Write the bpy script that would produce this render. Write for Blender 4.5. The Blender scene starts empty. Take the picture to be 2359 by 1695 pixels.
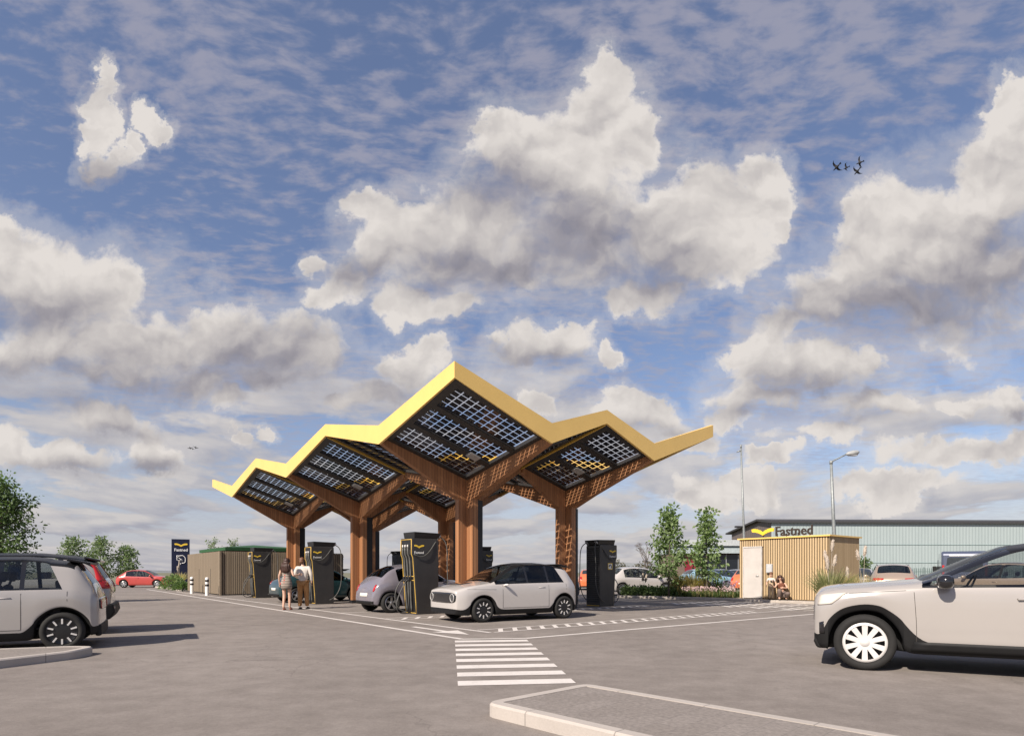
import bpy, bmesh, math, random
from mathutils import Vector, Matrix
from mathutils.bvhtree import BVHTree
R = math.radians
SC = bpy.context.scene
COL = SC.collection
random.seed(7)

# ------------------------------------------------------------------ camera
CH = 1.27                      # eye height
cam_d = bpy.data.cameras.new("camera")
cam = bpy.data.objects.new("camera", cam_d); COL.objects.link(cam)
cam.location = (0, 0, CH); cam.rotation_euler = (R(90), 0, 0)
cam_d.sensor_width = 36.0; cam_d.lens = 36.0 * 1432 / 2359
cam_d.shift_y = (1317 - 847.5) / 2359
cam_d.clip_end = 5000; cam_d.clip_start = 0.05
SC.camera = cam
SC.view_settings.view_transform = 'Standard'; SC.view_settings.look = 'None'
SC.view_settings.exposure = 0.65; SC.view_settings.gamma = 1.0
try: SC.view_settings.use_curve_mapping = False
except Exception: pass
SC.cycles.max_bounces = 8; SC.cycles.transparent_max_bounces = 16
SC.cycles.caustics_reflective = False; SC.cycles.caustics_refractive = False

# ------------------------------------------------------------------ sun
SUN_H = Vector((-0.63, -0.777)).normalized(); SUN_E = R(38.5)
S = Vector((SUN_H.x * math.cos(SUN_E), SUN_H.y * math.cos(SUN_E), math.sin(SUN_E)))
sun_d = bpy.data.lights.new("sun", 'SUN'); sun_d.energy = 4.4; sun_d.angle = R(0.6)
sun_d.color = (1.0, 0.90, 0.78)
sun = bpy.data.objects.new("sun", sun_d); COL.objects.link(sun)
sun.rotation_euler = S.to_track_quat('Z', 'Y').to_euler(); sun.location = (-20, -20, 30)

# ------------------------------------------------------------------ node helper
class N:
    def __init__(s, nt): s.nt = nt
    def new(s, t, **k):
        n = s.nt.nodes.new(t)
        for a, b in k.items(): setattr(n, a, b)
        return n
    def put(s, sock, v):
        if isinstance(v, bpy.types.NodeSocket): s.nt.links.new(v, sock)
        else: sock.default_value = v
    def math(s, op, a, b=None, c=None, clamp=False):
        n = s.new('ShaderNodeMath', operation=op); n.use_clamp = clamp
        for i, v in enumerate((a, b, c)):
            if v is not None: s.put(n.inputs[i], v)
        return n.outputs[0]
    def vec(s, op, a, b=None, c=None):
        n = s.new('ShaderNodeVectorMath', operation=op)
        for i, v in enumerate((a, b, c)):
            if v is not None: s.put(n.inputs[i], v)
        return n.outputs['Value'] if op in ('LENGTH', 'DOT_PRODUCT', 'DISTANCE') else n.outputs['Vector']
    def mix(s, f, a, b, typ='RGBA', blend='MIX'):
        n = s.new('ShaderNodeMix', data_type=typ)
        if typ == 'RGBA': n.blend_type = blend; ia, ib, io = 6, 7, 2
        else: ia, ib, io = 2, 3, 0
        s.put(n.inputs[0], f); s.put(n.inputs[ia], a); s.put(n.inputs[ib], b)
        return n.outputs[io]
    def noise(s, vec, scale, detail=4, rough=.5, dist=0.0):
        n = s.new('ShaderNodeTexNoise')
        if vec is not None: s.put(n.inputs['Vector'], vec)
        n.inputs['Scale'].default_value = scale; n.inputs['Detail'].default_value = detail
        n.inputs['Roughness'].default_value = rough; n.inputs['Distortion'].default_value = dist
        return n
    def smooth(s, v, a, b, lo=0.0, hi=1.0):
        n = s.new('ShaderNodeMapRange', interpolation_type='SMOOTHSTEP')
        for i, x in enumerate((v, a, b, lo, hi)): s.put(n.inputs[i], x)
        return n.outputs[0]
    def ramp(s, v, stops):
        n = s.new('ShaderNodeValToRGB'); s.put(n.inputs[0], v)
        e = n.color_ramp.elements
        while len(e) < len(stops): e.new(.5)
        for q, (p, c) in zip(e, stops): q.position = p; q.color = (*c, 1)
        return n.outputs[0]
    def comb(s, x, y, z):
        n = s.new('ShaderNodeCombineXYZ')
        for i, v in enumerate((x, y, z)): s.put(n.inputs[i], v)
        return n.outputs[0]

# ------------------------------------------------------------------ sky
world = bpy.data.worlds.new("World"); SC.world = world; world.use_nodes = True
wt = world.node_tree
for n in list(wt.nodes): wt.nodes.remove(n)
W = N(wt)
sky = W.new('ShaderNodeTexSky', sky_type='NISHITA'); sky.sun_disc = False
sky.sun_elevation = SUN_E; sky.sun_rotation = math.atan2(SUN_H.x, SUN_H.y) % (2 * math.pi)
sky.air_density = 1.0; sky.dust_density = 0.6; sky.ozone_density = 2.2
tc = W.new('ShaderNodeTexCoord')
sep = W.new('ShaderNodeSeparateXYZ'); wt.links.new(tc.outputs['Generated'], sep.inputs[0])
dx, dy, dz = sep.outputs
ay = W.math('MAXIMUM', W.math('ABSOLUTE', dy), 0.02)
gu = W.math('DIVIDE', dx, ay); gv = W.math('DIVIDE', dz, ay)
P0 = W.comb(gu, gv, 0.0)
# cumulus masses as heaps of puffs on the dome: (azimuth slope, height slope, half width, half height)
PUFFS = """
1340 165 60 50|1338 235 90 85|1080 470 150 80|1130 580 160 75|1420 290 45 60|1300 330 150 95|1120 335 75 70|1180 400 150 90|1080 300 32 35|900 500 95 85|1000 560 190 95|1300 520 190 120
1480 500 180 100|1600 440 110 85|1665 385 55 70|1690 430 45 60|1560 560 130 75|830 450 55 40|780 600 75 65|720 640 60 45|690 560 35 35|850 560 70 60|920 655 70 45|1010 675 65 42|1450 620 100 50|1380 650 60 40|1700 500 30 28
560 740 165 85|660 770 110 75|450 720 70 50|620 830 120 50
40 580 120 105|110 650 200 125|290 770 190 80|0 500 60 60|130 670 160 100|250 640 60 62|330 760 150 75|450 840 110 55|530 890 60 36|90 760 190 75|260 820 170 50
236 195 20 32|222 245 30 40|200 290 26 34|335 285 34 22|300 262 26 24|230 345 44 28|262 305 22 22
2240 420 170 120|2110 570 250 130|1960 670 200 75|1830 700 110 60|2080 520 190 105|1930 590 130 85|1840 650 95 60|2180 620 190 120|2000 680 220 80|1750 730 110 45|1660 780 70 32|2260 330 80 70|2215 215 40 45|2262 240 50 70|1900 500 55 45
1800 830 190 55|1690 880 95 40|1920 815 60 42|1640 925 70 30|1960 905 100 36|2235 880 60 50|2140 880 38 24
1215 765 95 52|1250 730 55 38|1140 790 80 34|900 810 70 58|940 780 40 34|820 880 85 42|755 890 42 26|1360 890 50 34|1420 930 100 42|1520 965 80 36|1195 890 38 26|1355 780 22 26|1440 900 60 30
210 925 110 46|330 940 60 42|350 1000 70 42|20 980 60 46|150 1010 110 36|530 985 18 22|580 985 30 20|1840 960 110 36|2120 1010 150 40|2240 985 60 40|1620 1070 130 34|1960 1085 150 34|1540 1110 80 26|1700 1015 60 24
"""
BASES = """
1320 560 170 80|1250 500 90 60|1040 600 150 60|1120 430 110 50|1440 590 120 50|800 600 60 35
150 830 230 52|60 690 140 40|320 860 170 38|560 800 170 75|650 850 110 50|90 880 200 30
2120 650 230 60|1930 720 190 38|2230 560 110 60|1830 860 140 30|1980 690 160 50|1700 915 90 16|1960 930 100 18|2230 920 60 20
1200 800 110 26|880 870 80 30|830 915 90 20|1420 960 100 20|240 960 120 22|350 1030 70 22|140 1035 120 18|240 400 60 40
"""
def parse(txt):
    out = []
    for tok in txt.replace('\n', '|').split('|'):
        if tok.strip():
            a, b, c, d = map(float, tok.split())
            out.append(((a * 1.0402 - 1179.5) / 1432, (1317 - b * 1.0402) / 1432, c * 1.0402 / 1432, d * 1.0402 / 1432))
    return out
def field_group(name, blobs):
    gt = bpy.data.node_groups.new(name, 'ShaderNodeTree')
    gt.interface.new_socket("P", in_out='INPUT', socket_type='NodeSocketVector')
    gt.interface.new_socket("K", in_out='INPUT', socket_type='NodeSocketFloat')
    gt.interface.new_socket("F", in_out='OUTPUT', socket_type='NodeSocketFloat')
    G = N(gt); gi = G.new('NodeGroupInput'); go = G.new('NodeGroupOutput'); acc = None
    for (cx, cy, rx, ry) in blobs:
        d = G.vec('LENGTH', G.vec('MULTIPLY_ADD', gi.outputs[0], (1 / rx, 1 / ry, 0), (-cx / rx, -cy / ry, 0)))
        acc = d if acc is None else G.math('SMOOTH_MIN', acc, d, gi.outputs[1])
    gt.links.new(G.math('SUBTRACT', 1.0, acc), go.inputs[0]); return gt
GT_PUFF = field_group("cloud_puffs", parse(PUFFS)); GT_BASE = field_group("cloud_bases", parse(BASES))
def field(p, k=.38, g=None):
    n = W.new('ShaderNodeGroup'); n.node_tree = g or GT_PUFF; W.put(n.inputs[0], p); n.inputs[1].default_value = k; return n.outputs[0]
n1 = W.noise(P0, 6.0, 8, .60)
wv = W.vec('MULTIPLY', W.vec('SUBTRACT', n1.outputs['Color'], (.5, .5, .5)), (.19, .19, 0))
n2 = W.noise(P0, 30.0, 6, .62)
wv2 = W.vec('MULTIPLY', W.vec('SUBTRACT', n2.outputs['Color'], (.5, .5, .5)), (.032, .032, 0))
PW = W.vec('ADD', W.vec('ADD', P0, wv), wv2)
F1 = field(PW)
PS = W.vec('ADD', P0, W.vec('MULTIPLY', wv, (.7, .7, 0)))
F2 = field(W.vec('ADD', P0, W.vec('MULTIPLY', wv, (.35, .35, 0))), 1.1, GT_BASE)
front = W.math('GREATER_THAN', dy, 0.05)
PN = W.vec('ADD', P0, W.vec('MULTIPLY', wv, (.5, .5, 0)))
nd = W.noise(PN, 9.0, 8, .58)
nd2 = W.noise(PN, 9.0, 4, .5)
nu = W.noise(W.vec('ADD', PN, (-.008, .020, 0)), 9.0, 4, .5)
nb = W.math('SUBTRACT', nd.outputs[0], .5)
rel = W.math('SUBTRACT', nd2.outputs[0], nu.outputs[0])
dens = W.math('ADD', W.math('ADD', F1, .19), W.math('MULTIPLY', nb, 1.55))
shade = W.smooth(F2, -1.15, 1.0)
soft = W.math('ADD', .40, W.math('MULTIPLY', shade, .70))      # crisp tops, ragged soft bases
core = W.smooth(dens, -0.06, W.math('ADD', -.02, soft))
veil = W.math('MULTIPLY', W.smooth(dens, -.55, .10), .30)        # thin vapour round each mass
alpha = W.math('MULTIPLY', W.math('MAXIMUM', core, veil), front)
lit = W.math('ADD', .84, W.math('MULTIPLY', nb, .30))
lit = W.math('ADD', lit, W.math('MULTIPLY', rel, 1.7))
lit = W.math('SUBTRACT', lit, W.math('MULTIPLY', shade, 0.64))
lit = W.math('ADD', lit, W.math('MULTIPLY', W.smooth(F1, .45, -.05), .17))
SKYK = 0.080
ccol = W.ramp(lit, [(0.0, (.170, .163, .188)), (.25, (.225, .213, .232)), (.52, (.330, .310, .308)), (.80, (.428, .402, .385)), (1.0, (.49, .46, .437))])
# thin high cloud sheet of small rows, seen in perspective
az = W.math('MAXIMUM', W.math('ADD', dz, .10), 0.03)
H0 = W.comb(W.math('DIVIDE', dx, az), W.math('MULTIPLY', W.math('DIVIDE', dy, az), 1.0), 0.0)
hw = W.noise(H0, 2.2, 3, .5)
H1 = W.vec('ADD', H0, W.vec('MULTIPLY', hw.outputs['Color'], (.14, .14, 0)))
h1 = W.noise(W.vec('MULTIPLY', H1, (1.0, 1.7, 1)), 15.0, 6, .56, .1)
h2 = W.noise(H0, 1.1, 4, .55)
cir = W.smooth(W.math('ADD', W.math('MULTIPLY', h1.outputs[0], .62), W.math('MULTIPLY', h2.outputs[0], .70)), .57, .78)
cir = W.math('MULTIPLY', cir, W.smooth(gv, .10, .5, .50, .72))
cir = W.math('MULTIPLY', cir, W.smooth(gv, .02, .3, .3, 1.0))
# low banks towards the horizon
gvp = W.math('MAXIMUM', gv, 0.0)
HB = W.comb(W.math('DIVIDE', gu, W.math('ADD', gvp, .16)), W.math('MULTIPLY', W.math('LOGARITHM', W.math('ADD', gvp, .045), math.e), 2.1), 0.0)
b1 = W.noise(HB, 1.5, 8, .55, .25)
b2 = W.noise(W.vec('ADD', HB, (-.03, .16, 0)), 1.5, 5, .5, .25)
bank = W.math('MULTIPLY', W.smooth(W.math('ADD', b1.outputs[0], W.smooth(gv, .16, .04, 0, .05)), .46, .55), W.smooth(gv, .42, .26))
bank = W.math('MULTIPLY', bank, .88)
bl = W.math('ADD', .62, W.math('MULTIPLY', W.math('SUBTRACT', b1.outputs[0], b2.outputs[0]), 3.4))
bcol = W.ramp(bl, [(0.0, (.225, .226, .268)), (.5, (.305, .298, .318)), (1.0, (.40, .378, .368))])
skyc = W.vec('MULTIPLY', sky.outputs[0], (SKYK * 1.10, SKYK * .97, SKYK * .98))
hsv = W.new('ShaderNodeHueSaturation'); W.put(hsv.inputs['Color'], skyc); hsv.inputs['Saturation'].default_value = 1.05; hsv.inputs['Value'].default_value = 1.0
c = W.mix(.18, hsv.outputs[0], (.165, .205, .335, 1))
c = W.mix(W.smooth(gv, .24, -.03, 0.0, .80), c, (.325, .325, .365, 1))
c = W.mix(cir, c, (.245, .240, .290, 1))
c = W.mix(bank, c, bcol)
c = W.mix(alpha, c, ccol)
bg = W.new('ShaderNodeBackground'); W.put(bg.inputs[0], c); bg.inputs[1].default_value = 1.0
wo = W.new('ShaderNodeOutputWorld'); wt.links.new(bg.outputs[0], wo.inputs[0])
try: world.cycles.sampling_method = 'MANUAL'; world.cycles.sample_map_resolution = 512
except Exception: pass

# ------------------------------------------------------------------ geometry helpers
def GP(px, py, z=0.0):
    Y = (CH - z) * 1432 / (py - 1317); return Vector(((px - 1179.5) / 1432 * Y, Y, z))
def AT(px, py, Y):
    return Vector(((px - 1179.5) / 1432 * Y, Y, CH + (1317 - py) / 1432 * Y))
DR = Vector((.7865, .6176, 0)).normalized(); DL = Vector((-DR.y, DR.x, 0)); UP = Vector((0, 0, 1))
ANG = math.atan2(DR.y, DR.x)

class MB:
    """gathers shapes for ONE mesh object"""
    def __init__(s): s.v = []; s.f = []; s.m = []; s.sm = []
    def add(s, vs, fs, mi=0, smooth=False):
        b = len(s.v); s.v += [Vector(v) for v in vs]
        for f in fs: s.f.append([b + i for i in f]); s.m.append(mi); s.sm.append(smooth)
    def box(s, c, d, mi=0, M=None, taper=1.0):
        x, y, z = d[0] / 2, d[1] / 2, d[2] / 2; t = taper
        vs = [(-x, -y, -z), (x, -y, -z), (x, y, -z), (-x, y, -z), (-x * t, -y * t, z), (x * t, -y * t, z), (x * t, y * t, z), (-x * t, y * t, z)]
        vs = [Vector(v) for v in vs]
        if M: vs = [M @ v for v in vs]
        vs = [v + Vector(c) for v in vs]
        s.add(vs, [(0, 3, 2, 1), (4, 5, 6, 7), (0, 1, 5, 4), (1, 2, 6, 5), (2, 3, 7, 6), (3, 0, 4, 7)], mi)
    def hexa(s, v8, mi=0):
        s.add(v8, [(0, 3, 2, 1), (4, 5, 6, 7), (0, 1, 5, 4), (1, 2, 6, 5), (2, 3, 7, 6), (3, 0, 4, 7)], mi)
    def prism(s, poly, ext, mi=0, smooth=False):
        """poly: list of 3-D points (planar), ext: extrusion vector"""
        n = len(poly); e = Vector(ext); p = [Vector(q) for q in poly]
        s.add(p + [q + e for q in p], [list(range(n))[::-1], list(range(n, 2 * n))] + [(i, (i + 1) % n, n + (i + 1) % n, n + i) for i in range(n)], mi, smooth)
    def tube(s, pts, r, mi=0, seg=8, cap=True):
        pts = [Vector(p) for p in pts]; n = len(pts)
        rs = r if isinstance(r, (list, tuple)) else [r] * n
        t0 = (pts[1] - pts[0]).normalized()
        a = t0.orthogonal().normalized(); vs = []; fs = []
        for i, p in enumerate(pts):
            t = (pts[min(i + 1, n - 1)] - pts[max(i - 1, 0)]).normalized()
            a = (a - t * a.dot(t)); a = a.normalized() if a.length > 1e-6 else t.orthogonal().normalized()
            b = t.cross(a)
            for k in range(seg):
                q = 2 * math.pi * k / seg
                vs.append(p + (a * math.cos(q) + b * math.sin(q)) * rs[i])
        for i in range(n - 1):
            for k in range(seg):
                fs.append((i * seg + k, i * seg + (k + 1) % seg, (i + 1) * seg + (k + 1) % seg, (i + 1) * seg + k))
        s.add(vs, fs, mi, True)
        if cap: s.add(vs[:seg], [list(range(seg))[::-1]], mi); s.add(vs[-seg:], [list(range(seg))], mi)
    def lathe(s, prof, seg=24, mi=0, axis='Z', at=(0, 0, 0), smooth=True):
        """prof: (radius, height)"""
        vs = []; fs = []; n = len(prof); at = Vector(at)
        for (r, h) in prof:
            for k in range(seg):
                q = 2 * math.pi * k / seg; x, y = r * math.cos(q), r * math.sin(q)
                vs.append(at + (Vector((x, y, h)) if axis == 'Z' else Vector((x, h, y)) if axis == 'Y' else Vector((h, x, y))))
        for i in range(n - 1):
            for k in range(seg):
                fs.append((i * seg + k, i * seg + (k + 1) % seg, (i + 1) * seg + (k + 1) % seg, (i + 1) * seg + k))
        s.add(vs, fs, mi, smooth)
    def ellipsoid(s, c, r, mi=0, seg=12, rings=8, fn=None):
        vs = []; fs = []; c = Vector(c)
        for i in range(rings + 1):
            th = math.pi * i / rings
            for k in range(seg):
                ph = 2 * math.pi * k / seg
                d = Vector((math.sin(th) * math.cos(ph), math.sin(th) * math.sin(ph), math.cos(th)))
                m = fn(d) if fn else 1.0
                vs.append(c + Vector((d.x * r[0], d.y * r[1], d.z * r[2])) * m)
        for i in range(rings):
            for k in range(seg):
                fs.append((i * seg + k, (i + 1) * seg + k, (i + 1) * seg + (k + 1) % seg, i * seg + (k + 1) % seg))
        s.add(vs, fs, mi, True)
    def build(s, name, mats, parent=None, bevel=0.0, recalc=True):
        me = bpy.data.meshes.new(name)
        me.from_pydata([tuple(v) for v in s.v], [], s.f)
        for m in (mats if isinstance(mats, (list, tuple)) else [mats]): me.materials.append(m)
        me.polygons.foreach_set('material_index', s.m); me.polygons.foreach_set('use_smooth', s.sm)
        if recalc:
            bm = bmesh.new(); bm.from_mesh(me); bmesh.ops.remove_doubles(bm, verts=bm.verts, dist=1e-5)
            bmesh.ops.recalc_face_normals(bm, faces=bm.faces); bm.to_mesh(me); bm.free()
        me.update()
        o = bpy.data.objects.new(name, me); COL.objects.link(o)
        if parent is not None: o.parent = parent
        if bevel:
            m = o.modifiers.new('bevel', 'BEVEL'); m.width = bevel; m.segments = 2; m.limit_method = 'ANGLE'; m.angle_limit = R(40)
        return o
def tag(o, label, cat, group=None, kind=None):
    if label: o['label'] = label
    if cat: o['category'] = cat
    if group: o['group'] = group
    if kind: o['kind'] = kind
    return o
def thing(name, label, cat, loc=(0, 0, 0), rz=0.0, group=None):
    o = bpy.data.objects.new(name, None); COL.objects.link(o); o.empty_display_size = .2
    o.location = loc; o.rotation_euler = (0, 0, rz)
    return tag(o, label, cat, group)
def dup(root, loc, rz, label, group=None):
    r = root.copy(); COL.objects.link(r); r.location = loc; r.rotation_euler = (0, 0, rz); r['label'] = label
    if group: r['group'] = group
    for ch in list(root.children):
        c2 = ch.copy(); COL.objects.link(c2); c2.parent = r
        for g in ch.children:
            d2 = g.copy(); COL.objects.link(d2); d2.parent = c2
    return r

# ------------------------------------------------------------------ materials
MATS = {}
def mat(name, col, rough=.6, metal=0.0, var=.12, scale=6.0, bump=0.0, bscale=60.0, spec=None, coat=0.0, emit=None):
    if name in MATS: return MATS[name]
    m = bpy.data.materials.new(name); m.use_nodes = True; nt = m.node_tree; n = N(nt)
    b = nt.nodes['Principled BSDF']
    tcn = n.new('ShaderNodeTexCoord')
    if var:
        no = n.noise(tcn.outputs['Object'], scale, 5, .6)
        f = n.smooth(no.outputs[0], .3, .7, 1 - var, 1 + var)
        n.put(b.inputs['Base Color'], n.vec('MULTIPLY', col[:3], n.comb(f, f, f)))
    else: b.inputs['Base Color'].default_value = (*col[:3], 1)
    b.inputs['Roughness'].default_value = rough; b.inputs['Metallic'].default_value = metal
    if spec is not None: b.inputs['Specular IOR Level'].default_value = spec
    if coat: b.inputs['Coat Weight'].default_value = coat; b.inputs['Coat Roughness'].default_value = .06
    if bump:
        bn = n.noise(tcn.outputs['Object'], bscale, 4, .6); bp = n.new('ShaderNodeBump')
        bp.inputs['Strength'].default_value = bump; bp.inputs['Distance'].default_value = .01
        n.put(bp.inputs['Height'], bn.outputs[0]); nt.links.new(bp.outputs[0], b.inputs['Normal'])
    if emit: b.inputs['Emission Color'].default_value = (*emit[:3], 1); b.inputs['Emission Strength'].default_value = emit[3]
    MATS[name] = m; return m
def glass(name, tint, gloss=.10, rough=.02, fk=.8):
    m = bpy.data.materials.new(name); m.use_nodes = True; nt = m.node_tree; n = N(nt)
    for q in list(nt.nodes): nt.nodes.remove(q)
    t = n.new('ShaderNodeBsdfTransparent'); t.inputs[0].default_value = (*tint, 1)
    g = n.new('ShaderNodeBsdfGlossy'); g.inputs['Roughness'].default_value = rough; g.inputs[0].default_value = (.9, .95, 1, 1)
    fr = n.new('ShaderNodeFresnel'); fr.inputs[0].default_value = 1.45
    mx = n.new('ShaderNodeMixShader')
    n.put(mx.inputs[0], n.math('MULTIPLY_ADD', fr.outputs[0], fk, gloss, clamp=True))
    nt.links.new(t.outputs[0], mx.inputs[1]); nt.links.new(g.outputs[0], mx.inputs[2])
    o = n.new('ShaderNodeOutputMaterial'); nt.links.new(mx.outputs[0], o.inputs[0]); MATS[name] = m; return m
def planks(name, ca, cb, width, axis, rough=.65, groove=.0, dark=.35, grain=True, gw=.08):
    """boards running along Z (axis 'XY') or slats across; the tone changes from board to board"""
    m = bpy.data.materials.new(name); m.use_nodes = True; nt = m.node_tree; n = N(nt); b = nt.nodes['Principled BSDF']
    tcn = n.new('ShaderNodeTexCoord'); sp = n.new('ShaderNodeSeparateXYZ'); nt.links.new(tcn.outputs['Object'], sp.inputs[0])
    x, y, z = sp.outputs
    c_ = {'XY': n.math('ADD', x, y), 'X': x, 'Y': y, 'Z': z}[axis]
    u = n.math('DIVIDE', c_, width); fl = n.math('FLOOR', u); fr = n.math('FRACT', u)
    wn = n.new('ShaderNodeTexWhiteNoise', noise_dimensions='1D'); n.put(wn.inputs['W'], fl)
    f = wn.outputs['Value']
    if grain:
        g = n.noise(n.comb(n.math('MULTIPLY', x, 30.0), n.math('MULTIPLY', y, 30.0), n.math('MULTIPLY', z, 1.6)), 1.0, 5, .65)
        f = n.math('ADD', n.math('MULTIPLY', f, .6), n.math('MULTIPLY', g.outputs[0], .5))
    colr = n.mix(f, (*ca, 1), (*cb, 1))
    edge = n.math('MINIMUM', fr, n.math('SUBTRACT', 1.0, fr))
    ed = n.smooth(edge, 0.0, gw, dark, 1.0)
    n.put(b.inputs['Base Color'], n.vec('MULTIPLY', colr, n.comb(ed, ed, ed)))
    bp = n.new('ShaderNodeBump'); bp.inputs['Strength'].default_value = .6; bp.inputs['Distance'].default_value = .012
    n.put(bp.inputs['Height'], n.smooth(edge, 0.0, gw * 1.3)); nt.links.new(bp.outputs[0], b.inputs['Normal'])
    b.inputs['Roughness'].default_value = rough; MATS[name] = m; return m

M_yel = mat('yellow_cladding', (.80, .54, .17), .42, var=.03, scale=1.2)
M_yeld = mat('yellow_trim', (.66, .42, .075), .5, var=.05)
M_wood = planks('timber_boards', (.265, .114, .047), (.44, .212, .098), .10, 'XY', .6, dark=.42, gw=.10)
M_black = mat('black_steel', (.018, .018, .020), .45, var=.15)
M_cell = mat('solar_cell', (.010, .010, .016), .25, var=.2, scale=3)
M_frame = mat('dark_panel_frame', (.030, .028, .027), .5, var=.15)
M_white = mat('white_paint', (.78, .76, .73), .5, var=.05)
M_grey = mat('light_grey_metal', (.42, .43, .43), .4, .3, var=.1)
M_pane = glass('panel_glass', (.95, .96, .97), .0, .05, .06)
# ------------------------------------------------------------------ ground and road markings
def ground_mat():
    m = bpy.data.materials.new('asphalt'); m.use_nodes = True; nt = m.node_tree; n = N(nt); b = nt.nodes['Principled BSDF']
    t = n.new('ShaderNodeTexCoord').outputs['Object']
    big = n.noise(t, .30, 5, .62); mid = n.noise(n.vec('MULTIPLY', t, (1.0, 1.0, 1)), 2.6, 5, .65); fine = n.noise(t, 95, 3, .7); fin2 = n.noise(t, 22, 4, .7)
    f = n.math('ADD', n.math('MULTIPLY', big.outputs[0], .36), n.math('MULTIPLY', mid.outputs[0], .34))
    f = n.math('ADD', f, n.math('ADD', n.math('MULTIPLY', fine.outputs[0], .20), n.math('MULTIPLY', fin2.outputs[0], .22)))
    c = n.ramp(f, [(.34, (.110, .095, .085)), (.54, (.192, .169, .153)), (.74, (.280, .249, .227))])
    vo = n.new('ShaderNodeTexVoronoi'); n.put(vo.inputs['Vector'], t); vo.inputs['Scale'].default_value = 70
    sp_ = n.smooth(vo.outputs['Distance'], .05, .42, .80, 1.10)                                # stone chips
    st_ = n.smooth(n.noise(n.vec('MULTIPLY', t, (1, 1, 1)), .9, 6, .7, 1.2).outputs[0], .60, .74, 1.0, .80)   # old stains
    wr = n.noise(t, .8, 4, .6); vc = n.new('ShaderNodeTexVoronoi', feature='DISTANCE_TO_EDGE'); vc.inputs['Scale'].default_value = .16
    n.put(vc.inputs['Vector'], n.vec('ADD', t, n.vec('MULTIPLY', wr.outputs['Color'], (1.4, 1.4, 0))))
    cr_ = n.math('MAXIMUM', n.smooth(vc.outputs['Distance'], .0008, .0025, .84, 1.0), n.smooth(big.outputs[0], .50, .46))  # hairline cracks
    k_ = n.math('MULTIPLY', n.math('MULTIPLY', sp_, st_), cr_)
    c = n.vec('MULTIPLY', c, n.comb(k_, k_, k_))
    n.put(b.inputs['Base Color'], c); b.inputs['Roughness'].default_value = .88; b.inputs['Specular IOR Level'].default_value = .25
    bp = n.new('ShaderNodeBump'); bp.inputs['Strength'].default_value = .5; bp.inputs['Distance'].default_value = .006
    n.put(bp.inputs['Height'], fine.outputs[0]); nt.links.new(bp.outputs[0], b.inputs['Normal'])
    return m
M_asph = ground_mat()
def field_mat():
    m = bpy.data.materials.new('field_grass'); m.use_nodes = True; nt = m.node_tree; n = N(nt); b = nt.nodes['Principled BSDF']
    t = n.new('ShaderNodeTexCoord').outputs['Object']
    f = n.noise(t, .02, 5, .6); c = n.ramp(f.outputs[0], [(.35, (.10, .115, .07)), (.5, (.17, .16, .10)), (.65, (.12, .13, .09))])
    n.put(b.inputs['Base Color'], c); b.inputs['Roughness'].default_value = .95; return m
M_field = field_mat()
g = MB(); g.add([(-3000, -400, -.02), (3000, -400, -.02), (3000, 3800, -.02), (-3000, 3800, -.02)], [(0, 1, 2, 3)])
tag(g.build('ground', M_field), None, None, kind='structure')
g = MB(); g.add([(-75, -40, 0), (80, -40, 0), (95, 74, 0), (-62, 66, 0)], [(0, 1, 2, 3)])
tag(g.build('car_park', M_asph), None, None, kind='structure')
# low hills far off
g = MB(); prev = None; pts = []
for i in range(61):
    x = -1500 + 50 * i; h = 5 + 5 * math.sin(x * .006 + 1) + 4 * math.sin(x * .017) + (6 if x > 100 else 0)
    pts.append((x, h))
for (x0, h0), (x1, h1) in zip(pts, pts[1:]):
    g.add([(x0, 900, -1), (x1, 900, -1), (x1, 960, h1), (x0, 960, h0)], [(0, 1, 2, 3)], 0, True)
    g.add([(x0, 960, h0), (x1, 960, h1), (x1, 1300, -1), (x0, 1300, -1)], [(0, 1, 2, 3)], 0, True)
tag(g.build('hills', mat('far_hills', (.20, .215, .22), .95, var=.2, scale=.02)), None, None, kind='structure')

def marking_mat():
    m = bpy.data.materials.new('road_paint'); m.use_nodes = True; nt = m.node_tree; n = N(nt); b = nt.nodes['Principled BSDF']
    t = n.new('ShaderNodeTexCoord').outputs['Object']
    f = n.noise(t, 30, 5, .7); s2 = n.noise(t, 3, 4, .6)
    k = n.math('ADD', n.math('MULTIPLY', f.outputs[0], .6), n.math('MULTIPLY', s2.outputs[0], .5))
    c = n.ramp(k, [(.30, (.34, .31, .285)), (.47, (.60, .56, .525)), (.7, (.69, .645, .61))])
    n.put(b.inputs['Base Color'], c); b.inputs['Roughness'].default_value = .7; return m
M_mark = marking_mat()
ZM = .004
I0 = GP(1129.5, 1456.7)
def LT(s, t): return I0 + DR * s + DL * t           # bay coordinates: s along the right edge, t along the left edge
def line(mb, a, b, w=.11, z=ZM):
    a = Vector((a[0], a[1], 0)); b = Vector((b[0], b[1], 0)); d = (b - a).normalized(); nn = Vector((-d.y, d.x, 0)) * w / 2
    mb.add([(a - nn).to_tuple()[:2] + (z,), (b - nn).to_tuple()[:2] + (z,), (b + nn).to_tuple()[:2] + (z,), (a + nn).to_tuple()[:2] + (z,)], [(0, 1, 2, 3)])
mk = MB()
A, B, C, D = GP(338, 1357), GP(1065, 1471.8), GP(1210, 1470), GP(1874, 1414)
line(mk, A, B, .12); line(mk, B, C, .12, .0055); line(mk, C, D, .12)
line(mk, LT(0, 0), LT(0, 34), .10)                       # inner edge line, left side
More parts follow.
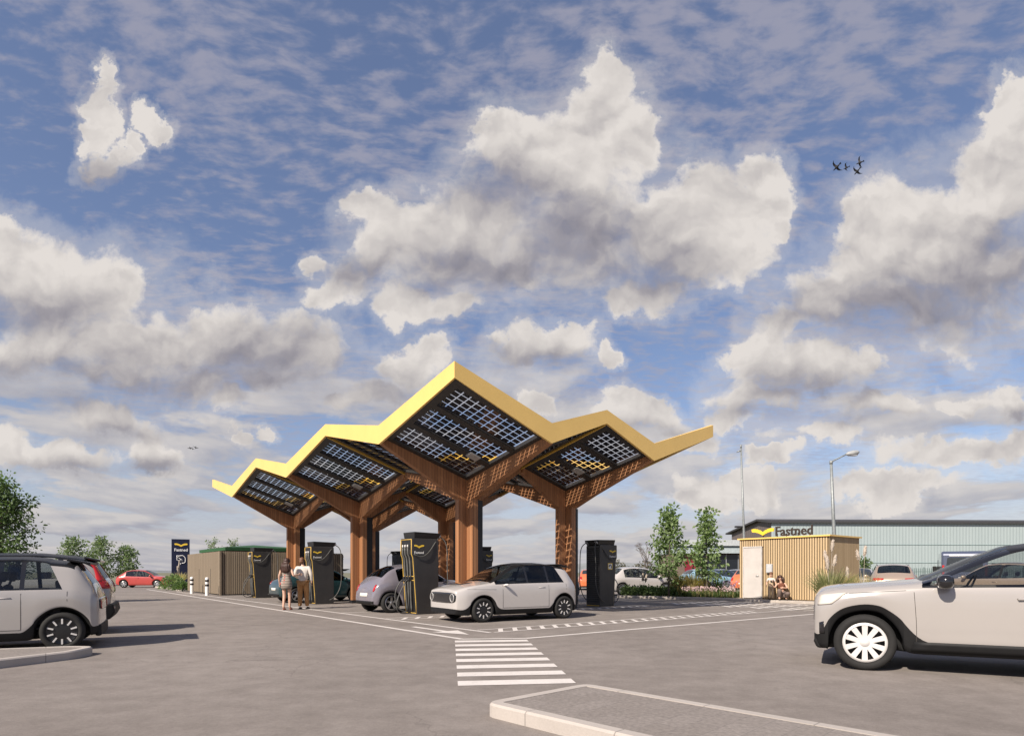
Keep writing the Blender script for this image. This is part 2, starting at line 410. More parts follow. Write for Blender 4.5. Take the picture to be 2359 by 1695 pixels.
def hatch(mb, s0, s1, t0, t1, step=.40, w=.13, ZM=.004):
    line(mb, LT(s0, t0), LT(s1, t0), .07, ZM + .0015); line(mb, LT(s0, t1), LT(s1, t1), .07, ZM + .0015)
    n = int((s1 - s0 - .5) / step)
    for i in range(n):
        s = s0 + .15 + step * i
        mb.add([tuple(LT(s, t0 + .05)[:2]) + (ZM,), tuple(LT(s + w, t0 + .05)[:2]) + (ZM,), tuple(LT(s + w + .38, t1 - .05)[:2]) + (ZM,), tuple(LT(s + .38, t1 - .05)[:2]) + (ZM,)], [(0, 1, 2, 3)])
hatch(mk, 0.1, 11.2, 0.0, .62)
hatch(mk, 0.1, 11.2, 4.35, 4.95)
for t in (7.9, 12.1, 15.7, 19.9, 23.5):
    line(mk, LT(.05, t), LT(10.8, t), .10)
for s0 in range(6):                                       # wide hatched strip beside the hut
    hatch(mk, 12.2 + s0 * .01, 16.8, -1.2 + s0 * 1.15, -1.2 + s0 * 1.15 + .7, .55, .26, .0075)
line(mk, LT(11.2, 0), LT(17.5, 0.2), .1, .0115)
# lane arrow
def arrow(mb, o, d, L=1.9):
    nn = Vector((-d.y, d.x, 0)); o = Vector((o[0], o[1], .0075))
    P = lambda a, b: o + d * a + nn * b
    mb.add([P(0, -.07), P(L * .6, -.07), P(L * .6, .07), P(0, .07)], [(0, 1, 2, 3)])
    mb.add([P(L * .6, -.32), P(L, 0), P(L * .6, .32)], [(0, 1, 2)])
ar = MB(); arrow(ar, GP(952, 1443.5), -DL, 2.3)
tag(ar.build('lane_arrow', M_mark, recalc=False), None, None, kind='structure')
tag(mk.build('road_markings', M_mark, recalc=False), None, None, kind='structure')
zb = MB(); z0 = GP(1047.9, 1475.2); ex = Vector((1.337, .17, 0)).normalized(); ey = Vector((.099, -.995, 0)).normalized()
zb_w = 1.345
for i in range(8):
    a = z0 + ey * (.612 * i); q = [a, a + ex * zb_w, a + ex * (zb_w + .0) + ey * .30, a + ey * .30]
    zb.add([tuple(p[:2]) + (ZM,) for p in q], [(0, 1, 2, 3)])
tag(zb.build('zebra_crossing', M_mark, recalc=False), None, None, kind='structure')

# kerbed islands
M_kerb = mat('kerb_concrete', (.42, .375, .33), .85, var=.14, scale=5, bump=.3, bscale=40)
def paver_mat():
    m = bpy.data.materials.new('concrete_pavers'); m.use_nodes = True; nt = m.node_tree; n = N(nt); b = nt.nodes['Principled BSDF']
    t = n.new('ShaderNodeTexCoord').outputs['Object']
    mp = n.new('ShaderNodeMapping'); n.put(mp.inputs[0], t); mp.inputs['Rotation'].default_value = (0, 0, R(-46))
    br = n.new('ShaderNodeTexBrick'); n.put(br.inputs[0], mp.outputs[0]); br.inputs['Scale'].default_value = 1.0
    br.inputs['Brick Width'].default_value = .42; br.inputs['Row Height'].default_value = .21; br.inputs['Mortar Size'].default_value = .004
    br.inputs['Color1'].default_value = (.205, .180, .162, 1); br.inputs['Color2'].default_value = (.232, .205, .186, 1); br.inputs['Mortar'].default_value = (.178, .158, .145, 1)
    no = n.noise(t, 26, 5, .7); f = n.smooth(no.outputs[0], .3, .7, .8, 1.2)
    n.put(b.inputs['Base Color'], n.vec('MULTIPLY', br.outputs[0], n.comb(f, f, f))); b.inputs['Roughness'].default_value = .9; return m
M_pave = paver_mat()
def kerb_mat(name, d):
    m = bpy.data.materials.new(name); m.use_nodes = True; nt = m.node_tree; n = N(nt); b = nt.nodes['Principled BSDF']
    t = n.new('ShaderNodeTexCoord').outputs['Object']; no = n.noise(t, 5, 5, .65); n3 = n.noise(t, 60, 4, .7)
    u = n.math('DIVIDE', n.vec('DOT_PRODUCT', t, d), .91); fr = n.math('FRACT', u)
    wn = n.new('ShaderNodeTexWhiteNoise', noise_dimensions='1D'); n.put(wn.inputs['W'], n.math('FLOOR', u))
    j = n.smooth(n.math('MINIMUM', fr, n.math('SUBTRACT', 1.0, fr)), .003, .009, .55, 1.0)
    k = n.math('MULTIPLY', j, n.math('ADD', .72, n.math('ADD', n.math('MULTIPLY', no.outputs[0], .22), n.math('ADD', n.math('MULTIPLY', wn.outputs['Value'], .12), n.math('MULTIPLY', n3.outputs[0], .22)))))
    n.put(b.inputs['Base Color'], n.vec('MULTIPLY', (.42, .38, .345), n.comb(k, k, k))); b.inputs['Roughness'].default_value = .88
    bp = n.new('ShaderNodeBump'); bp.inputs['Strength'].default_value = .35; bp.inputs['Distance'].default_value = .008; n.put(bp.inputs['Height'], n3.outputs[0]); nt.links.new(bp.outputs[0], b.inputs['Normal']); return m
M_kerbA = kerb_mat('kerb_stones', (.69, -.724, 0)); M_kerbB = kerb_mat('kerb_stones_long', (.80, .60, 0))
def inset(poly, d):
    n = len(poly); out = []
    for i in range(n):
        p0, p1, p2 = poly[i - 1], poly[i], poly[(i + 1) % n]
        e1 = (p1 - p0).normalized(); e2 = (p2 - p1).normalized()
        n1 = Vector((-e1.y, e1.x, 0)); n2 = Vector((-e2.y, e2.x, 0)); b = (n1 + n2)
        b = b / max(b.dot(n1), .3) ; out.append(p1 + b * d)
    return out
def island(name, label, poly, h=.12, kw=.12, top=None, km=None):
    """poly counter-clockwise"""
    poly = [Vector((p[0], p[1], 0)) for p in poly]; inn = inset(poly, kw); n = len(poly); k = MB()
    bev = .018; po = inset(poly, bev)
    zv = lambda ps, z: [(p.x, p.y, z) for p in ps]
    k.add(zv(poly, -.01) + zv(poly, h - bev) + zv(po, h) + zv(inn, h) + zv(inn, h - .02), [(r * n + i, r * n + (i + 1) % n, (r + 1) * n + (i + 1) % n, (r + 1) * n + i) for r in range(4) for i in range(n)])
    r = thing(name, label, 'kerb island')
    k.build('kerb', km or M_kerb, r)
    t = MB(); t.add(zv(inn, h - .006), [list(range(n))]); t.build('paving' if top is None else 'soil', top or M_pave, r)
    return r
def rounded(poly, rad, seg=6):
    out = []; n = len(poly)
    for i in range(n):
        p0, p1, p2 = (Vector((*poly[j % n][:2], 0)) for j in (i - 1, i, i + 1)); rr = rad[i]
        if rr <= 0: out.append(p1); continue
        a = (p0 - p1).normalized(); b = (p2 - p1).normalized(); ang = a.angle(b); d = rr / math.tan(ang / 2)
        s_, e_ = p1 + a * d, p1 + b * d
        for k in range(seg + 1):
            t = k / seg; out.append(s_.lerp(p1, t).lerp(p1.lerp(e_, t), t))
    return out
Nn = GP(1113, 1647); Ff = GP(1349, 1572.4, .12); ed = Vector((.69, -.724, 0))
isl = [Nn, Nn + ed * 6, Ff + ed * 6, Ff]
island('kerb_island', 'low kerbed paving island in the foreground beside the zebra crossing', rounded(isl, [.16, 0, 0, .16]), km=M_kerbA)
E1 = GP(192, 1512)
il = [Vector((-13, 7.3, 0)), Vector((-9.2, 3.2, 0)), Vector((-8.2, 4.6, 0)), Vector((-6.40, 9.05, 0)), Vector((-6.45, 9.70, 0)), Vector((-6.9, 9.70, 0))]
island('kerb_island', 'kerbed paving island with a rounded nose under the parked white hatchback at the left edge', rounded(il, [0, 0, 0, .35, .28, .6]), km=M_kerbB)
# ------------------------------------------------------------------ the canopy
YC = 14.4
C0 = Vector(((1047 - 1179.5) / 1432 * YC, YC, 0))
OX, UX, UY = .2104 * YC, .1443 * YC, .2725 * YC
UU, VV = 2 * OX + 2 * UX, 6 * UY
CU = [OX, OX + 2 * UX]; CV = [UY, 3 * UY, 5 * UY]
ZC, AX, AY = 4.40, .327, .195
def roof(u, v): return ZC + AX * min(abs(u - c) for c in CU) + AY * min(abs(v - c) for c in CV)
canopy = thing('charging_canopy', 'zigzag yellow edged solar canopy on six timber columns over the charging bays', 'canopy', C0, ANG)
# fascia
us = [0, CU[0], OX + UX, CU[1], UU]; vs = [0, CV[0], 2 * UY, CV[1], 4 * UY, CV[2], VV]
def pk(u, v):
    """fascia depth: thin at the ridges, deeper over the valleys"""
    du = min(abs(u - c) for c in CU); dv = min(abs(v - c) for c in CV)
    return .53 if (du < .01 or dv < .01) else .385
loop = [(u, 0) for u in us] + [(UU, v) for v in vs[1:]] + [(u, VV) for u in us[::-1][1:]] + [(0, v) for v in vs[::-1][1:-1]]
f = MB(); T = .07
for i in range(len(loop)):
    (u0, v0), (u1, v1) = loop[i], loop[(i + 1) % len(loop)]
    def inn(u, v): return (min(max(u, T), UU - T), min(max(v, T), VV - T))
    i0, i1 = inn(u0, v0), inn(u1, v1)
    zt0, zt1 = roof(u0, v0), roof(u1, v1); zb0, zb1 = zt0 - pk(u0, v0), zt1 - pk(u1, v1)
    f.add([(u0, v0, zb0), (u1, v1, zb1), (u1, v1, zt1), (u0, v0, zt0), (*i0, zb0), (*i1, zb1), (*i1, zt1), (*i0, zt0)],
          [(0, 1, 2, 3), (5, 4, 7, 6), (3, 2, 6, 7), (1, 0, 4, 5)])
f.build('fascia', M_yel, canopy)
# ridge beams in yellow
def beam(u0, v0, u1, v1, drop, w, name='ridge_beam', m=M_yeld, n=1):
    b = MB(); d = Vector((u1 - u0, v1 - v0, 0)).normalized(); nn = Vector((-d.y, d.x, 0)) * w / 2
    z0, z1 = roof(u0, v0), roof(u1, v1)
    P = lambda u, v, z, sg: Vector((u, v, z)) + nn * sg
    b.hexa([P(u0, v0, z0 - drop, -1), P(u1, v1, z1 - drop, -1), P(u1, v1, z1 - drop, 1), P(u0, v0, z0 - drop, 1),
            P(u0, v0, z0 - .04, -1), P(u1, v1, z1 - .04, -1), P(u1, v1, z1 - .04, 1), P(u0, v0, z0 - .04, 1)])
    b.build(name, m, canopy)
um = OX + UX
for v0, v1 in zip(vs, vs[1:]): beam(um, v0 + (.08 if v0 == 0 else 0), um, v1 - (.08 if v1 == VV else 0), .42, .06)
for vr in (2 * UY, 4 * UY):
    for u0, u1 in zip(us, us[1:]):
        e = .035 if True else 0
        beam(u0 + (.08 if u0 == 0 else (e if abs(u0 - um) < .01 else 0)), vr, u1 - (.08 if u1 == UU else (e if abs(u1 - um) < .01 else 0)), vr, .42, .06)
# panels
for ci, cu in enumerate(CU):
    for cv in CV:
        for su in (-1, 1):
            Wd = OX if (su < 0) == (ci == 0) else UX
            for sv in (-1, 1):
                outer_v = (cv == CV[0] and sv < 0) or (cv == CV[2] and sv > 0)
                def Z(p, q, off): return Vector((cu + su * p, cv + sv * q, ZC + AX * p + AY * q - off))
                def slab(mb, p0, p1, q0, q1, o0=.355, o1=.25, mi=0):
                    vs8 = [Z(p0, q0, o0), Z(p1, q0, o0), Z(p1, q1, o0), Z(p0, q1, o0), Z(p0, q0, o1), Z(p1, q0, o1), Z(p1, q1, o1), Z(p0, q1, o1)]
                    mb.hexa(vs8, mi)
                pe = Wd - (.08 if Wd == OX else .035); qe = UY - (.08 if outer_v else .035)
                pa, pb = .21, Wd - .30; qa, qb = .24, UY - .32
                gap = .20; rh = (qb - qa - 2 * gap) / 3
                rows = [(qa + k * (rh + gap), qa + k * (rh + gap) + rh) for k in range(3)]
                fr = MB()
                slab(fr, .102, pa, .102, qe); slab(fr, pb, pe, .102, qe)
                qs = [(.102, qa)] + [(rows[k][1], rows[k + 1][0]) for k in range(2)] + [(qb, qe)]
                for q0, q1 in qs: slab(fr, pa, pb, q0, q1)
                fr.build('panel_frame', M_frame, canopy)
                lp = MB(); pl, ql = .62, rows[1][0] - .12
                slab(lp, pl, pl + .34, ql, ql + .26, .40, .356); lp.build('canopy_light', M_grey, canopy)
                nx = max(4, round((pb - pa - .09) / .215)); ny = 5
                for (q0, q1) in rows:
                    pm = MB(); p0 = pa + .085; sx = (pb - p0) / nx; sy = (q1 - q0) / ny; gp = .016
                    for i in range(nx):
                        for j in range(ny):
                            a0, a1 = p0 + i * sx + gp, p0 + (i + 1) * sx - (gp if i < nx - 1 else 0)
                            c0, c1 = q0 + j * sy + gp, q0 + (j + 1) * sy - (gp if j < ny - 1 else 0)
                            pm.hexa([Z(a0, c0, .302), Z(a1, c0, .302), Z(a1, c1, .302), Z(a0, c1, .302), Z(a0, c0, .2975), Z(a1, c0, .2975), Z(a1, c1, .2975), Z(a0, c1, .2975)], 0)
                    pm.add([Z(pa, q0, .308), Z(pb, q0, .308), Z(pb, q1, .308), Z(pa, q1, .308)], [(0, 1, 2, 3)], 1)
                    pm.build('solar_panel', [M_cell, M_pane], canopy, recalc=False)
# columns with their four arms
BW, AL, ZA = .10, .40, 3.50
for ci, cu in enumerate(CU):
    for cv in CV:
        c = MB()
        Lq = lambda a, b, z: (cu + a, cv + b, z)
        c.prism([Lq(*p, .13) for p in ((-AL, -BW), (-BW, -BW), (-BW, -AL), (BW, -AL), (BW, -BW), (AL - .02, -BW), (AL - .02, BW), (BW, BW), (BW, AL), (-BW, AL), (-BW, BW), (-AL, BW))], (0, 0, 4.0))
        post = c.build('column', M_wood, canopy)
        s_ = MB(); s_.box(Lq(AL + .03, 0, 1.82), (.09, 2 * BW + .05, 3.38)); s_.box(Lq(BW + .15, -BW - .02, 1.82), (.30, .025, 3.38))
        s_.build('steel_plate', M_black, post)
        p_ = MB(); p_.box(Lq(-.0, 0, .06), (2 * AL + .06, 2 * BW + .06, .14)); p_.box(Lq(0, 0, .061), (2 * BW + .058, 2 * AL + .06, .14)); p_.build('plinth', M_black, post)
        for (ax, sg) in (('u', -1), ('u', 1), ('v', -1), ('v', 1)):
            if ax == 'u': ln = OX if (sg < 0) == (ci == 0) else UX; rise = AX; edge = ln == OX
            else: ln = UY; rise = AY; edge = (cv == CV[0] and sg < 0) or (cv == CV[2] and sg > 0)
            end = ln - (.075 if edge else .033); st = BW
            zt = lambda d: ZC + rise * d - .22
            ze = ZC + rise * ln - .515
            prof = [(st, ZA - .0), (AL + .004, ZA), (end, ze), (end, zt(end)), (st, zt(st))]
            wdt = BW - (.0012 if ax == 'u' else 0)
            if ax == 'u': poly = [(cu + sg * d, cv - wdt + .001, z) for d, z in prof]; ext = (0, 2 * wdt - .002, 0)
            else: poly = [(cu - wdt + .001, cv + sg * d, z) for d, z in prof]; ext = (2 * wdt - .002, 0, 0)
            a_ = MB(); a_.prism(poly, ext); a_.build('arm', M_wood, post)
# ------------------------------------------------------------------ cars
def lerp_list(pts, x):
    if x <= pts[0][0]: return pts[0][1]
    for (x0, v0), (x1, v1) in zip(pts, pts[1:]):
        if x <= x1: return v0 + (v1 - v0) * (x - x0) / max(x1 - x0, 1e-6)
    return pts[-1][1]
M_tyre = mat('tyre_rubber', (.014, .0135, .013), .85, var=.15, scale=9)
M_rimb = mat('black_rim', (.012, .012, .013), .35, var=0)
M_rims = mat('silver_rim', (.48, .48, .49), .3, .7, var=.05)
M_rimw = mat('white_rim', (.66, .64, .62), .4, .2, var=.05)
M_trim = mat('black_plastic', (.0095, .0095, .010), .6, var=.12, scale=10, spec=.3)
M_blackgloss = mat('gloss_black', (.012, .012, .014), .12, coat=.6, var=0)
M_roofb = mat('black_roof_paint', (.011, .011, .012), .38, var=0, spec=.25)
M_seat = mat('seat_fabric', (.045, .045, .05), .9, var=.1)
M_red = mat('tail_lamp_red', (.42, .012, .012), .15, coat=.5, var=.05)
M_lamp = mat('lamp_lens', (.62, .64, .66), .08, coat=.6, var=.05)
M_lens = mat('dark_lamp_lens', (.05, .052, .055), .08, coat=.7, var=.1)
M_lampw = mat('milky_lamp', (.60, .55, .49), .25, var=.04, coat=.3)
M_chrome = mat('chrome', (.6, .6, .6), .15, 1.0, var=0)
M_plate = mat('number_plate', (.70, .67, .60), .5, var=.05)
M_gline = mat('panel_gap', (.05, .045, .04), .8, var=0)
G_dark = glass('smoked_glass', (.10, .115, .12), .05)
G_dark2 = glass('tinted_glass', (.26, .28, .285), .03, .02, .45)
G_mid = glass('car_glass', (.50, .53, .52), .05)
G_clear = glass('clear_car_glass', (.66, .69, .68), .03, .02, .5)
G_far = mat('far_car_glass', (.03, .036, .042), .08, var=.1, coat=.4)

def paint(name, col, rough=.28, metal=0.0): return mat(name, col, rough * .8, metal, var=.03, scale=.8, coat=1.0)

class Car:
    pass
def build_body(sp, lev):
    """cage of cross-sections, smoothed, split by label -> {label: (verts, faces)}"""
    L, Wd, H = sp['L'], sp['W'], sp['H']; xf, xr, rw = sp['xf'], sp['xr'], sp['rw']
    Ra, lip = rw * 1.17, sp.get('lip', .05)
    zf = sp.get('floor', .20); sill = sp.get('sill', .12)
    top = sp['top']; belt = sp['belt']; plan = sp['plan']
    xs = set([p for p, _ in top]) | set(sp.get('st', []))
    arch = []
    for xc in (xf, xr):
        for a in (180, 172, 150, 120, 90, 60, 30, 8, 0): arch.append(xc + Ra * math.cos(R(a)))
        arch += [xc - Ra - .012, xc + Ra + .012]
    keep = sorted(xs); allx = sorted(xs | set(arch))
    fx = []
    for x in allx:
        if fx and x - fx[-1] < .03 and not (x in arch and fx[-1] in arch):
            if x in keep and fx[-1] in arch and min(abs(fx[-1] - (xf + s * Ra)) for s in (-1, 1)) > .02 and min(abs(fx[-1] - (xr + s * Ra)) for s in (-1, 1)) > .02: fx[-1] = x
            elif x in keep: fx.append(x)
            continue
        if 0 <= x <= L: fx.append(x)
    # fill long gaps
    out = []
    for a, b in zip(fx, fx[1:]):
        out.append(a); n = int((b - a) / .35)
        for k in range(1, n + 1): out.append(a + (b - a) * k / (n + 1))
    out.append(fx[-1]); fx = out
    zr = H - sp.get('crown', .03); wroof = sp['wroof']
    sh = sp.get('shear', [(0, 0), (L, 0)])
    nr = 12; rows = []; zbn = sp.get('under', [(0, zf + .06), (.25, zf), (L - .3, zf), (L, zf + .10)])
    for x in fx:
        w = lerp_list(plan, x); zt = lerp_list(top, x); hb = min(lerp_list(belt, x), zt - .035)
        zb = lerp_list(zbn, x)
        def ar(r, base):
            z = base
            for xc in (xf, xr):
                if abs(x - xc) < r: z = max(z, rw + math.sqrt(max(r * r - (x - xc) ** 2, 0)))
            return z
        z1 = ar(Ra, zb); z2 = max(ar(Ra + lip, zb + sill), z1 + .02)
        br = max(zr - lerp_list(belt, x), .1); tt = min(max((zt - hb - .03) / br, 0), 1)
        wr = min(wroof, w - .05)
        y5 = w - sp.get('sh5', .035); y6 = (y5 - .045) * (1 - tt) + wr * tt
        z6 = hb + .012 + (zt - hb - .012) * (.5 + .43 * tt); y7 = y6 - .075 - .05 * (1 - tt); z7 = zt - .022 * (.3 + .7 * tt)
        cr = sp.get('crown', .03) * (.4 + .6 * tt)
        z3 = max(z2 + .05, z2 + (hb - z2) * .42); z4 = max(z3 + .04, hb - sp.get('shoulder', .10))
        z4 = min(z4, hb - .012); z3 = min(z3, z4 - .01)
        dx = lerp_list(sh, x)
        bulge = sp.get('bulge', .0)
        R_ = [(0, zb, 0), (w - .30, zb + .001, 0), (w - .30, z1 + .002, 0), (w - .05, z1, 0), (w - .006, z2, 0), (w, z3, 0), (w - .004, z4, 0), (y5, hb, 0),
              (y6, z6, dx), (y7, z7, dx * 1.06), (y7 * .55, z7 + .02 * (1 - tt) + (cr * .75), dx * 1.06), (0, z7 + .022 + cr, dx * 1.06)]
        rows.append([(x + d, y, z) for (y, z, d) in R_])
    bm = bmesh.new(); Lv = []; Rv = []
    for r in rows:
        lv = [bm.verts.new(p) for p in r]
        rv = [lv[k] if k in (0, nr - 1) else bm.verts.new((r[k][0], -r[k][1], r[k][2])) for k in range(nr)]
        Lv.append(lv); Rv.append(rv)
    labs = sp['labels']; names = []
    def lid(n):
        if n not in names: names.append(n)
        return names.index(n)
    def face(vs, n):
        vs2 = []
        for v in vs:
            if v not in vs2: vs2.append(v)
        if len(vs2) < 3: return
        try: f = bm.faces.new(vs2)
        except ValueError: return
        f.material_index = lid(n); f.smooth = True
    ns = len(fx)
    for i in range(ns - 1):
        xm = (fx[i] + fx[i + 1]) / 2
        for k in range(nr - 1):
            n = labs(xm, k, (rows[i][8][0] + rows[i + 1][8][0]) / 2)
            ng = n[0] if isinstance(n, tuple) else n; nl = n[1] if isinstance(n, tuple) else n
            face([Lv[i][k], Lv[i + 1][k], Lv[i + 1][k + 1], Lv[i][k + 1]], nl)
            face([Rv[i][k + 1], Rv[i + 1][k + 1], Rv[i + 1][k], Rv[i][k]], ng)
    for i, rev in ((0, False), (ns - 1, True)):
        for k in range(nr - 1):
            n = labs(-1 if i == 0 else L + 1, k, 0); n = n[0] if isinstance(n, tuple) else n
            vs = [Lv[i][k], Lv[i][k + 1], Rv[i][k + 1], Rv[i][k]]
            face(vs[::-1] if rev else vs, n)
    bmesh.ops.recalc_face_normals(bm, faces=bm.faces)
    cl = bm.edges.layers.float.get('crease_edge') or bm.edges.layers.float.new('crease_edge')
    rowi = {}
    for side in (Lv, Rv):
        for lv in side:
            for k, v in enumerate(lv): rowi[v] = k
    crz = {1: .9, 2: .9, 3: .8, 4: sp.get('c4', .35), 7: sp.get('c7', .45), 8: .35}
    for e in bm.edges:
        a, b = rowi.get(e.verts[0]), rowi.get(e.verts[1])
        if a == b and a in crz: e[cl] = crz[a]
        if len(e.link_faces) == 2:
            m0, m1 = (names[f.material_index] for f in e.link_faces)
            if m0 != m1 and ('window' in m0 or 'window' in m1 or 'screen' in m0 or 'screen' in m1): e[cl] = max(e[cl], .5)
    ends = set(Lv[0]) | set(Rv[0]) | set(Lv[-1]) | set(Rv[-1])
    for e in bm.edges:
        if e.verts[0] in ends and e.verts[1] in ends and rowi.get(e.verts[0]) != rowi.get(e.verts[1]) : e[cl] = max(e[cl], .25)
    me = bpy.data.meshes.new('t'); bm.to_mesh(me); bm.free()
    o = bpy.data.objects.new('t', me); COL.objects.link(o)
    m = o.modifiers.new('s', 'SUBSURF'); m.levels = lev; m.render_levels = lev
    dg = bpy.context.evaluated_depsgraph_get(); ev = o.evaluated_get(dg); m2 = bpy.data.meshes.new_from_object(ev)
    bpy.data.objects.remove(o); bpy.data.meshes.remove(me)
    vs = [v.co.copy() for v in m2.vertices]; nrm = [v.normal.copy() for v in m2.vertices]
    fs = [list(p.vertices) for p in m2.polygons]; mi = [p.material_index for p in m2.polygons]
    bpy.data.meshes.remove(m2)
    c = Car(); c.vs, c.fs, c.mi, c.names, c.nrm = vs, fs, mi, names, nrm
    c.bvh = BVHTree.FromPolygons(vs, fs); c.sp = sp
    return c
def part_of(c, label, name, m, parent):
    k = c.names.index(label); idx = {}; v = []; f = []; nn = []
    for fa, mi in zip(c.fs, c.mi):
        if mi == k:
            g_ = []
            for i in fa:
                if i not in idx: idx[i] = len(v); v.append(c.vs[i]); nn.append(c.nrm[i])
                g_.append(idx[i])
            f.append(g_)
    me = bpy.data.meshes.new(name); me.from_pydata([tuple(p) for p in v], [], f); me.materials.append(m)
    me.polygons.foreach_set('use_smooth', [True] * len(f))
    try: me.normals_split_custom_set_from_vertices([tuple(q) for q in nn])
    except Exception: pass
    me.update(); o = bpy.data.objects.new(name, me); COL.objects.link(o); o.parent = parent; return o
def parts_of(c, label, name, m, parent):
    """one object per separate piece carrying this label"""
    k = c.names.index(label); par = {}
    def find(a):
        while par[a] != a: par[a] = par[par[a]]; a = par[a]
        return a
    fl = [f for f, mi in zip(c.fs, c.mi) if mi == k]
    for f in fl:
        for i in f: par.setdefault(i, i)
        for i in f[1:]: par[find(f[0])] = find(i)
    gr_ = {}
    for f in fl: gr_.setdefault(find(f[0]), []).append(f)
    for fs in gr_.values():
        d = Car(); d.vs, d.nrm, d.fs, d.mi, d.names = c.vs, c.nrm, fs, [k] * len(fs), c.names
        part_of(d, label, name, m, parent)
def hit(c, o, d):
    h = c.bvh.ray_cast(Vector(o), Vector(d)); return h[0], h[1]
def side_pt(c, x, z, sgn, off=.004):
    p, n = hit(c, (x, sgn * 3, z), (0, -sgn, 0))
    if p is None: return None
    n = n if n.y * sgn > 0 else -n
    return p + n * off
def end_pt(c, y, z, front, off=.004):
    p, n = hit(c, (-3 if front else c.sp['L'] + 3, y, z), (1 if front else -1, 0, 0))
    if p is None: return None
    n = n if (n.x < 0) == front else -n
    return p + n * off
def top_pt(c, x, y, off=.004):
    p, n = hit(c, (x, y, 4), (0, 0, -1))
    if p is None: return None
    n = n if n.z > 0 else -n
    return p + n * off
def patch(c, name, m, parent, quad, fn, n=(8, 5), th=.01, corner=None):
    """bilinear patch thrown onto the body; quad = 4 (a,b) corners; fn(a,b)->point"""
    g = MB(); P = []
    for i in range(n[0] + 1):
        for j in range(n[1] + 1):
            s, t = i / n[0], j / n[1]
            a = Vector(quad[0]).lerp(Vector(quad[1]), s).lerp(Vector(quad[3]).lerp(Vector(quad[2]), s), t)
            P.append(fn(a.x, a.y))
    if any(p is None for p in P):
        ok = [p for p in P if p is not None]
        if not ok: return None
        P = [p if p is not None else min(ok, key=lambda q: (q - ok[0]).length) for p in P]
    w = n[1] + 1
    g.add(P, [(i * w + j, (i + 1) * w + j, (i + 1) * w + j + 1, i * w + j + 1) for i in range(n[0]) for j in range(n[1])], 0, True)
    o = g.build(name, m, parent)
    md = o.modifiers.new('thick', 'SOLIDIFY'); md.thickness = th; md.offset = 0.0
    return o
def disc_patch(c, name, m, parent, cen, rx, ry, fn, seg=20, pw=2.0, rings=3, th=.01):
    g = MB(); P = [fn(*cen)]
    if P[0] is None: return None
    for r in range(1, rings + 1):
        for k in range(seg):
            q = 2 * math.pi * k / seg; cx, sy = math.cos(q), math.sin(q)
            e = 2 / pw
            p = fn(cen[0] + rx * r / rings * abs(cx) ** e * (1 if cx >= 0 else -1), cen[1] + ry * r / rings * abs(sy) ** e * (1 if sy >= 0 else -1))
            P.append(p if p is not None else P[-1])
    fs = [(0, 1 + k, 1 + (k + 1) % seg) for k in range(seg)]
    for r in range(rings - 1):
        for k in range(seg):
            a = 1 + r * seg; b = a + seg
            fs.append((a + k, b + k, b + (k + 1) % seg, a + (k + 1) % seg))
    g.add(P, fs, 0, True); o = g.build(name, m, parent); md = o.modifiers.new('thick', 'SOLIDIFY'); md.thickness = th; md.offset = 0
    return o
def gaps(c, parent, lines, w=.0045):
    """door and bonnet joints: lists of points on the body"""
    g = MB()
    for pts in lines:
        pts = [p for p in pts if p is not None]
        if len(pts) > 1: g.tube(pts, w, 0, 4, False)
    if g.v: g.build('panel_joint', M_gline, parent)

def wheel(parent, x, y, r, w, sgn, style, seg=32):
    """lies in the x-z plane; sgn = outward side"""
    t = MB(); h = w / 2; ri = r * (.70 if style in ('bars',) else .72)
    t.lathe([(ri, -h * .8), (ri + .02, -h), (r - .035, -h), (r - .008, -h * .75), (r, -h * .4), (r, h * .4), (r - .008, h * .75), (r - .035, h), (ri + .02, h), (ri, h * .8), (ri, -h * .8)], seg, 0, 'Y')
    o = t.build('wheel', M_tyre, parent); o.location = (x, y, r)
    m = MB(); f = sgn * h
    if style == 'bars':
        m.lathe([(0.0, f * .72), (ri * .55, f * .72), (ri * .9, f * .62), (ri, f * .80), (ri, -f * .2)], seg, 0, 'Y')
        for k in range(10):
            a = 2 * math.pi * (k + .0) / 10 + math.pi / 2
            c_, s_ = math.cos(a), math.sin(a); d = Vector((c_, 0, s_)); q = Vector((-s_, 0, c_)) * .0125
            r0, r1 = ri * .56, ri * .95
            p = [d * r0 - q, d * r1 - q, d * r1 + q, d * r0 + q]
            m.prism([v + Vector((0, f * .74, 0)) for v in p], (0, sgn * .012, 0), 1)
        mats = [M_rimb, M_rimw]
    else:
        n = {'ten': 10, 'five': 5, 'seven': 7}.get(style, 5)
        m.lathe([(ri * .86, f * .84), (ri * .98, f * .84), (ri, f * .7), (ri, -f * .5)], seg, 1, 'Y')
        m.lathe([(0, -f * .1), (ri, -f * .1)], seg, 0, 'Y')
        m.lathe([(0, f * .80), (ri * .22, f * .76), (ri * .27, f * .5)], seg, 1, 'Y')
        for k in range(n):
            a = 2 * math.pi * k / n + math.pi / 2; d = Vector((math.cos(a), 0, math.sin(a))); q = Vector((-math.sin(a), 0, math.cos(a)))
            w0, w1 = (ri * .10, ri * .135) if n == 10 else (ri * .13, ri * .16)
            p0 = [d * ri * .15 - q * w0, d * ri * .92 - q * w1, d * ri * .92 + q * w1, d * ri * .15 + q * w0]
            m.prism([v + Vector((0, f * (.62 if i in (0, 3) else .66), 0)) for i, v in enumerate(p0)], (0, f * .13, 0), 1)
        mats = [M_rimb, M_rimw if style == 'ten' else M_rims]
    rm = m.build('rim', mats, o)
    return o
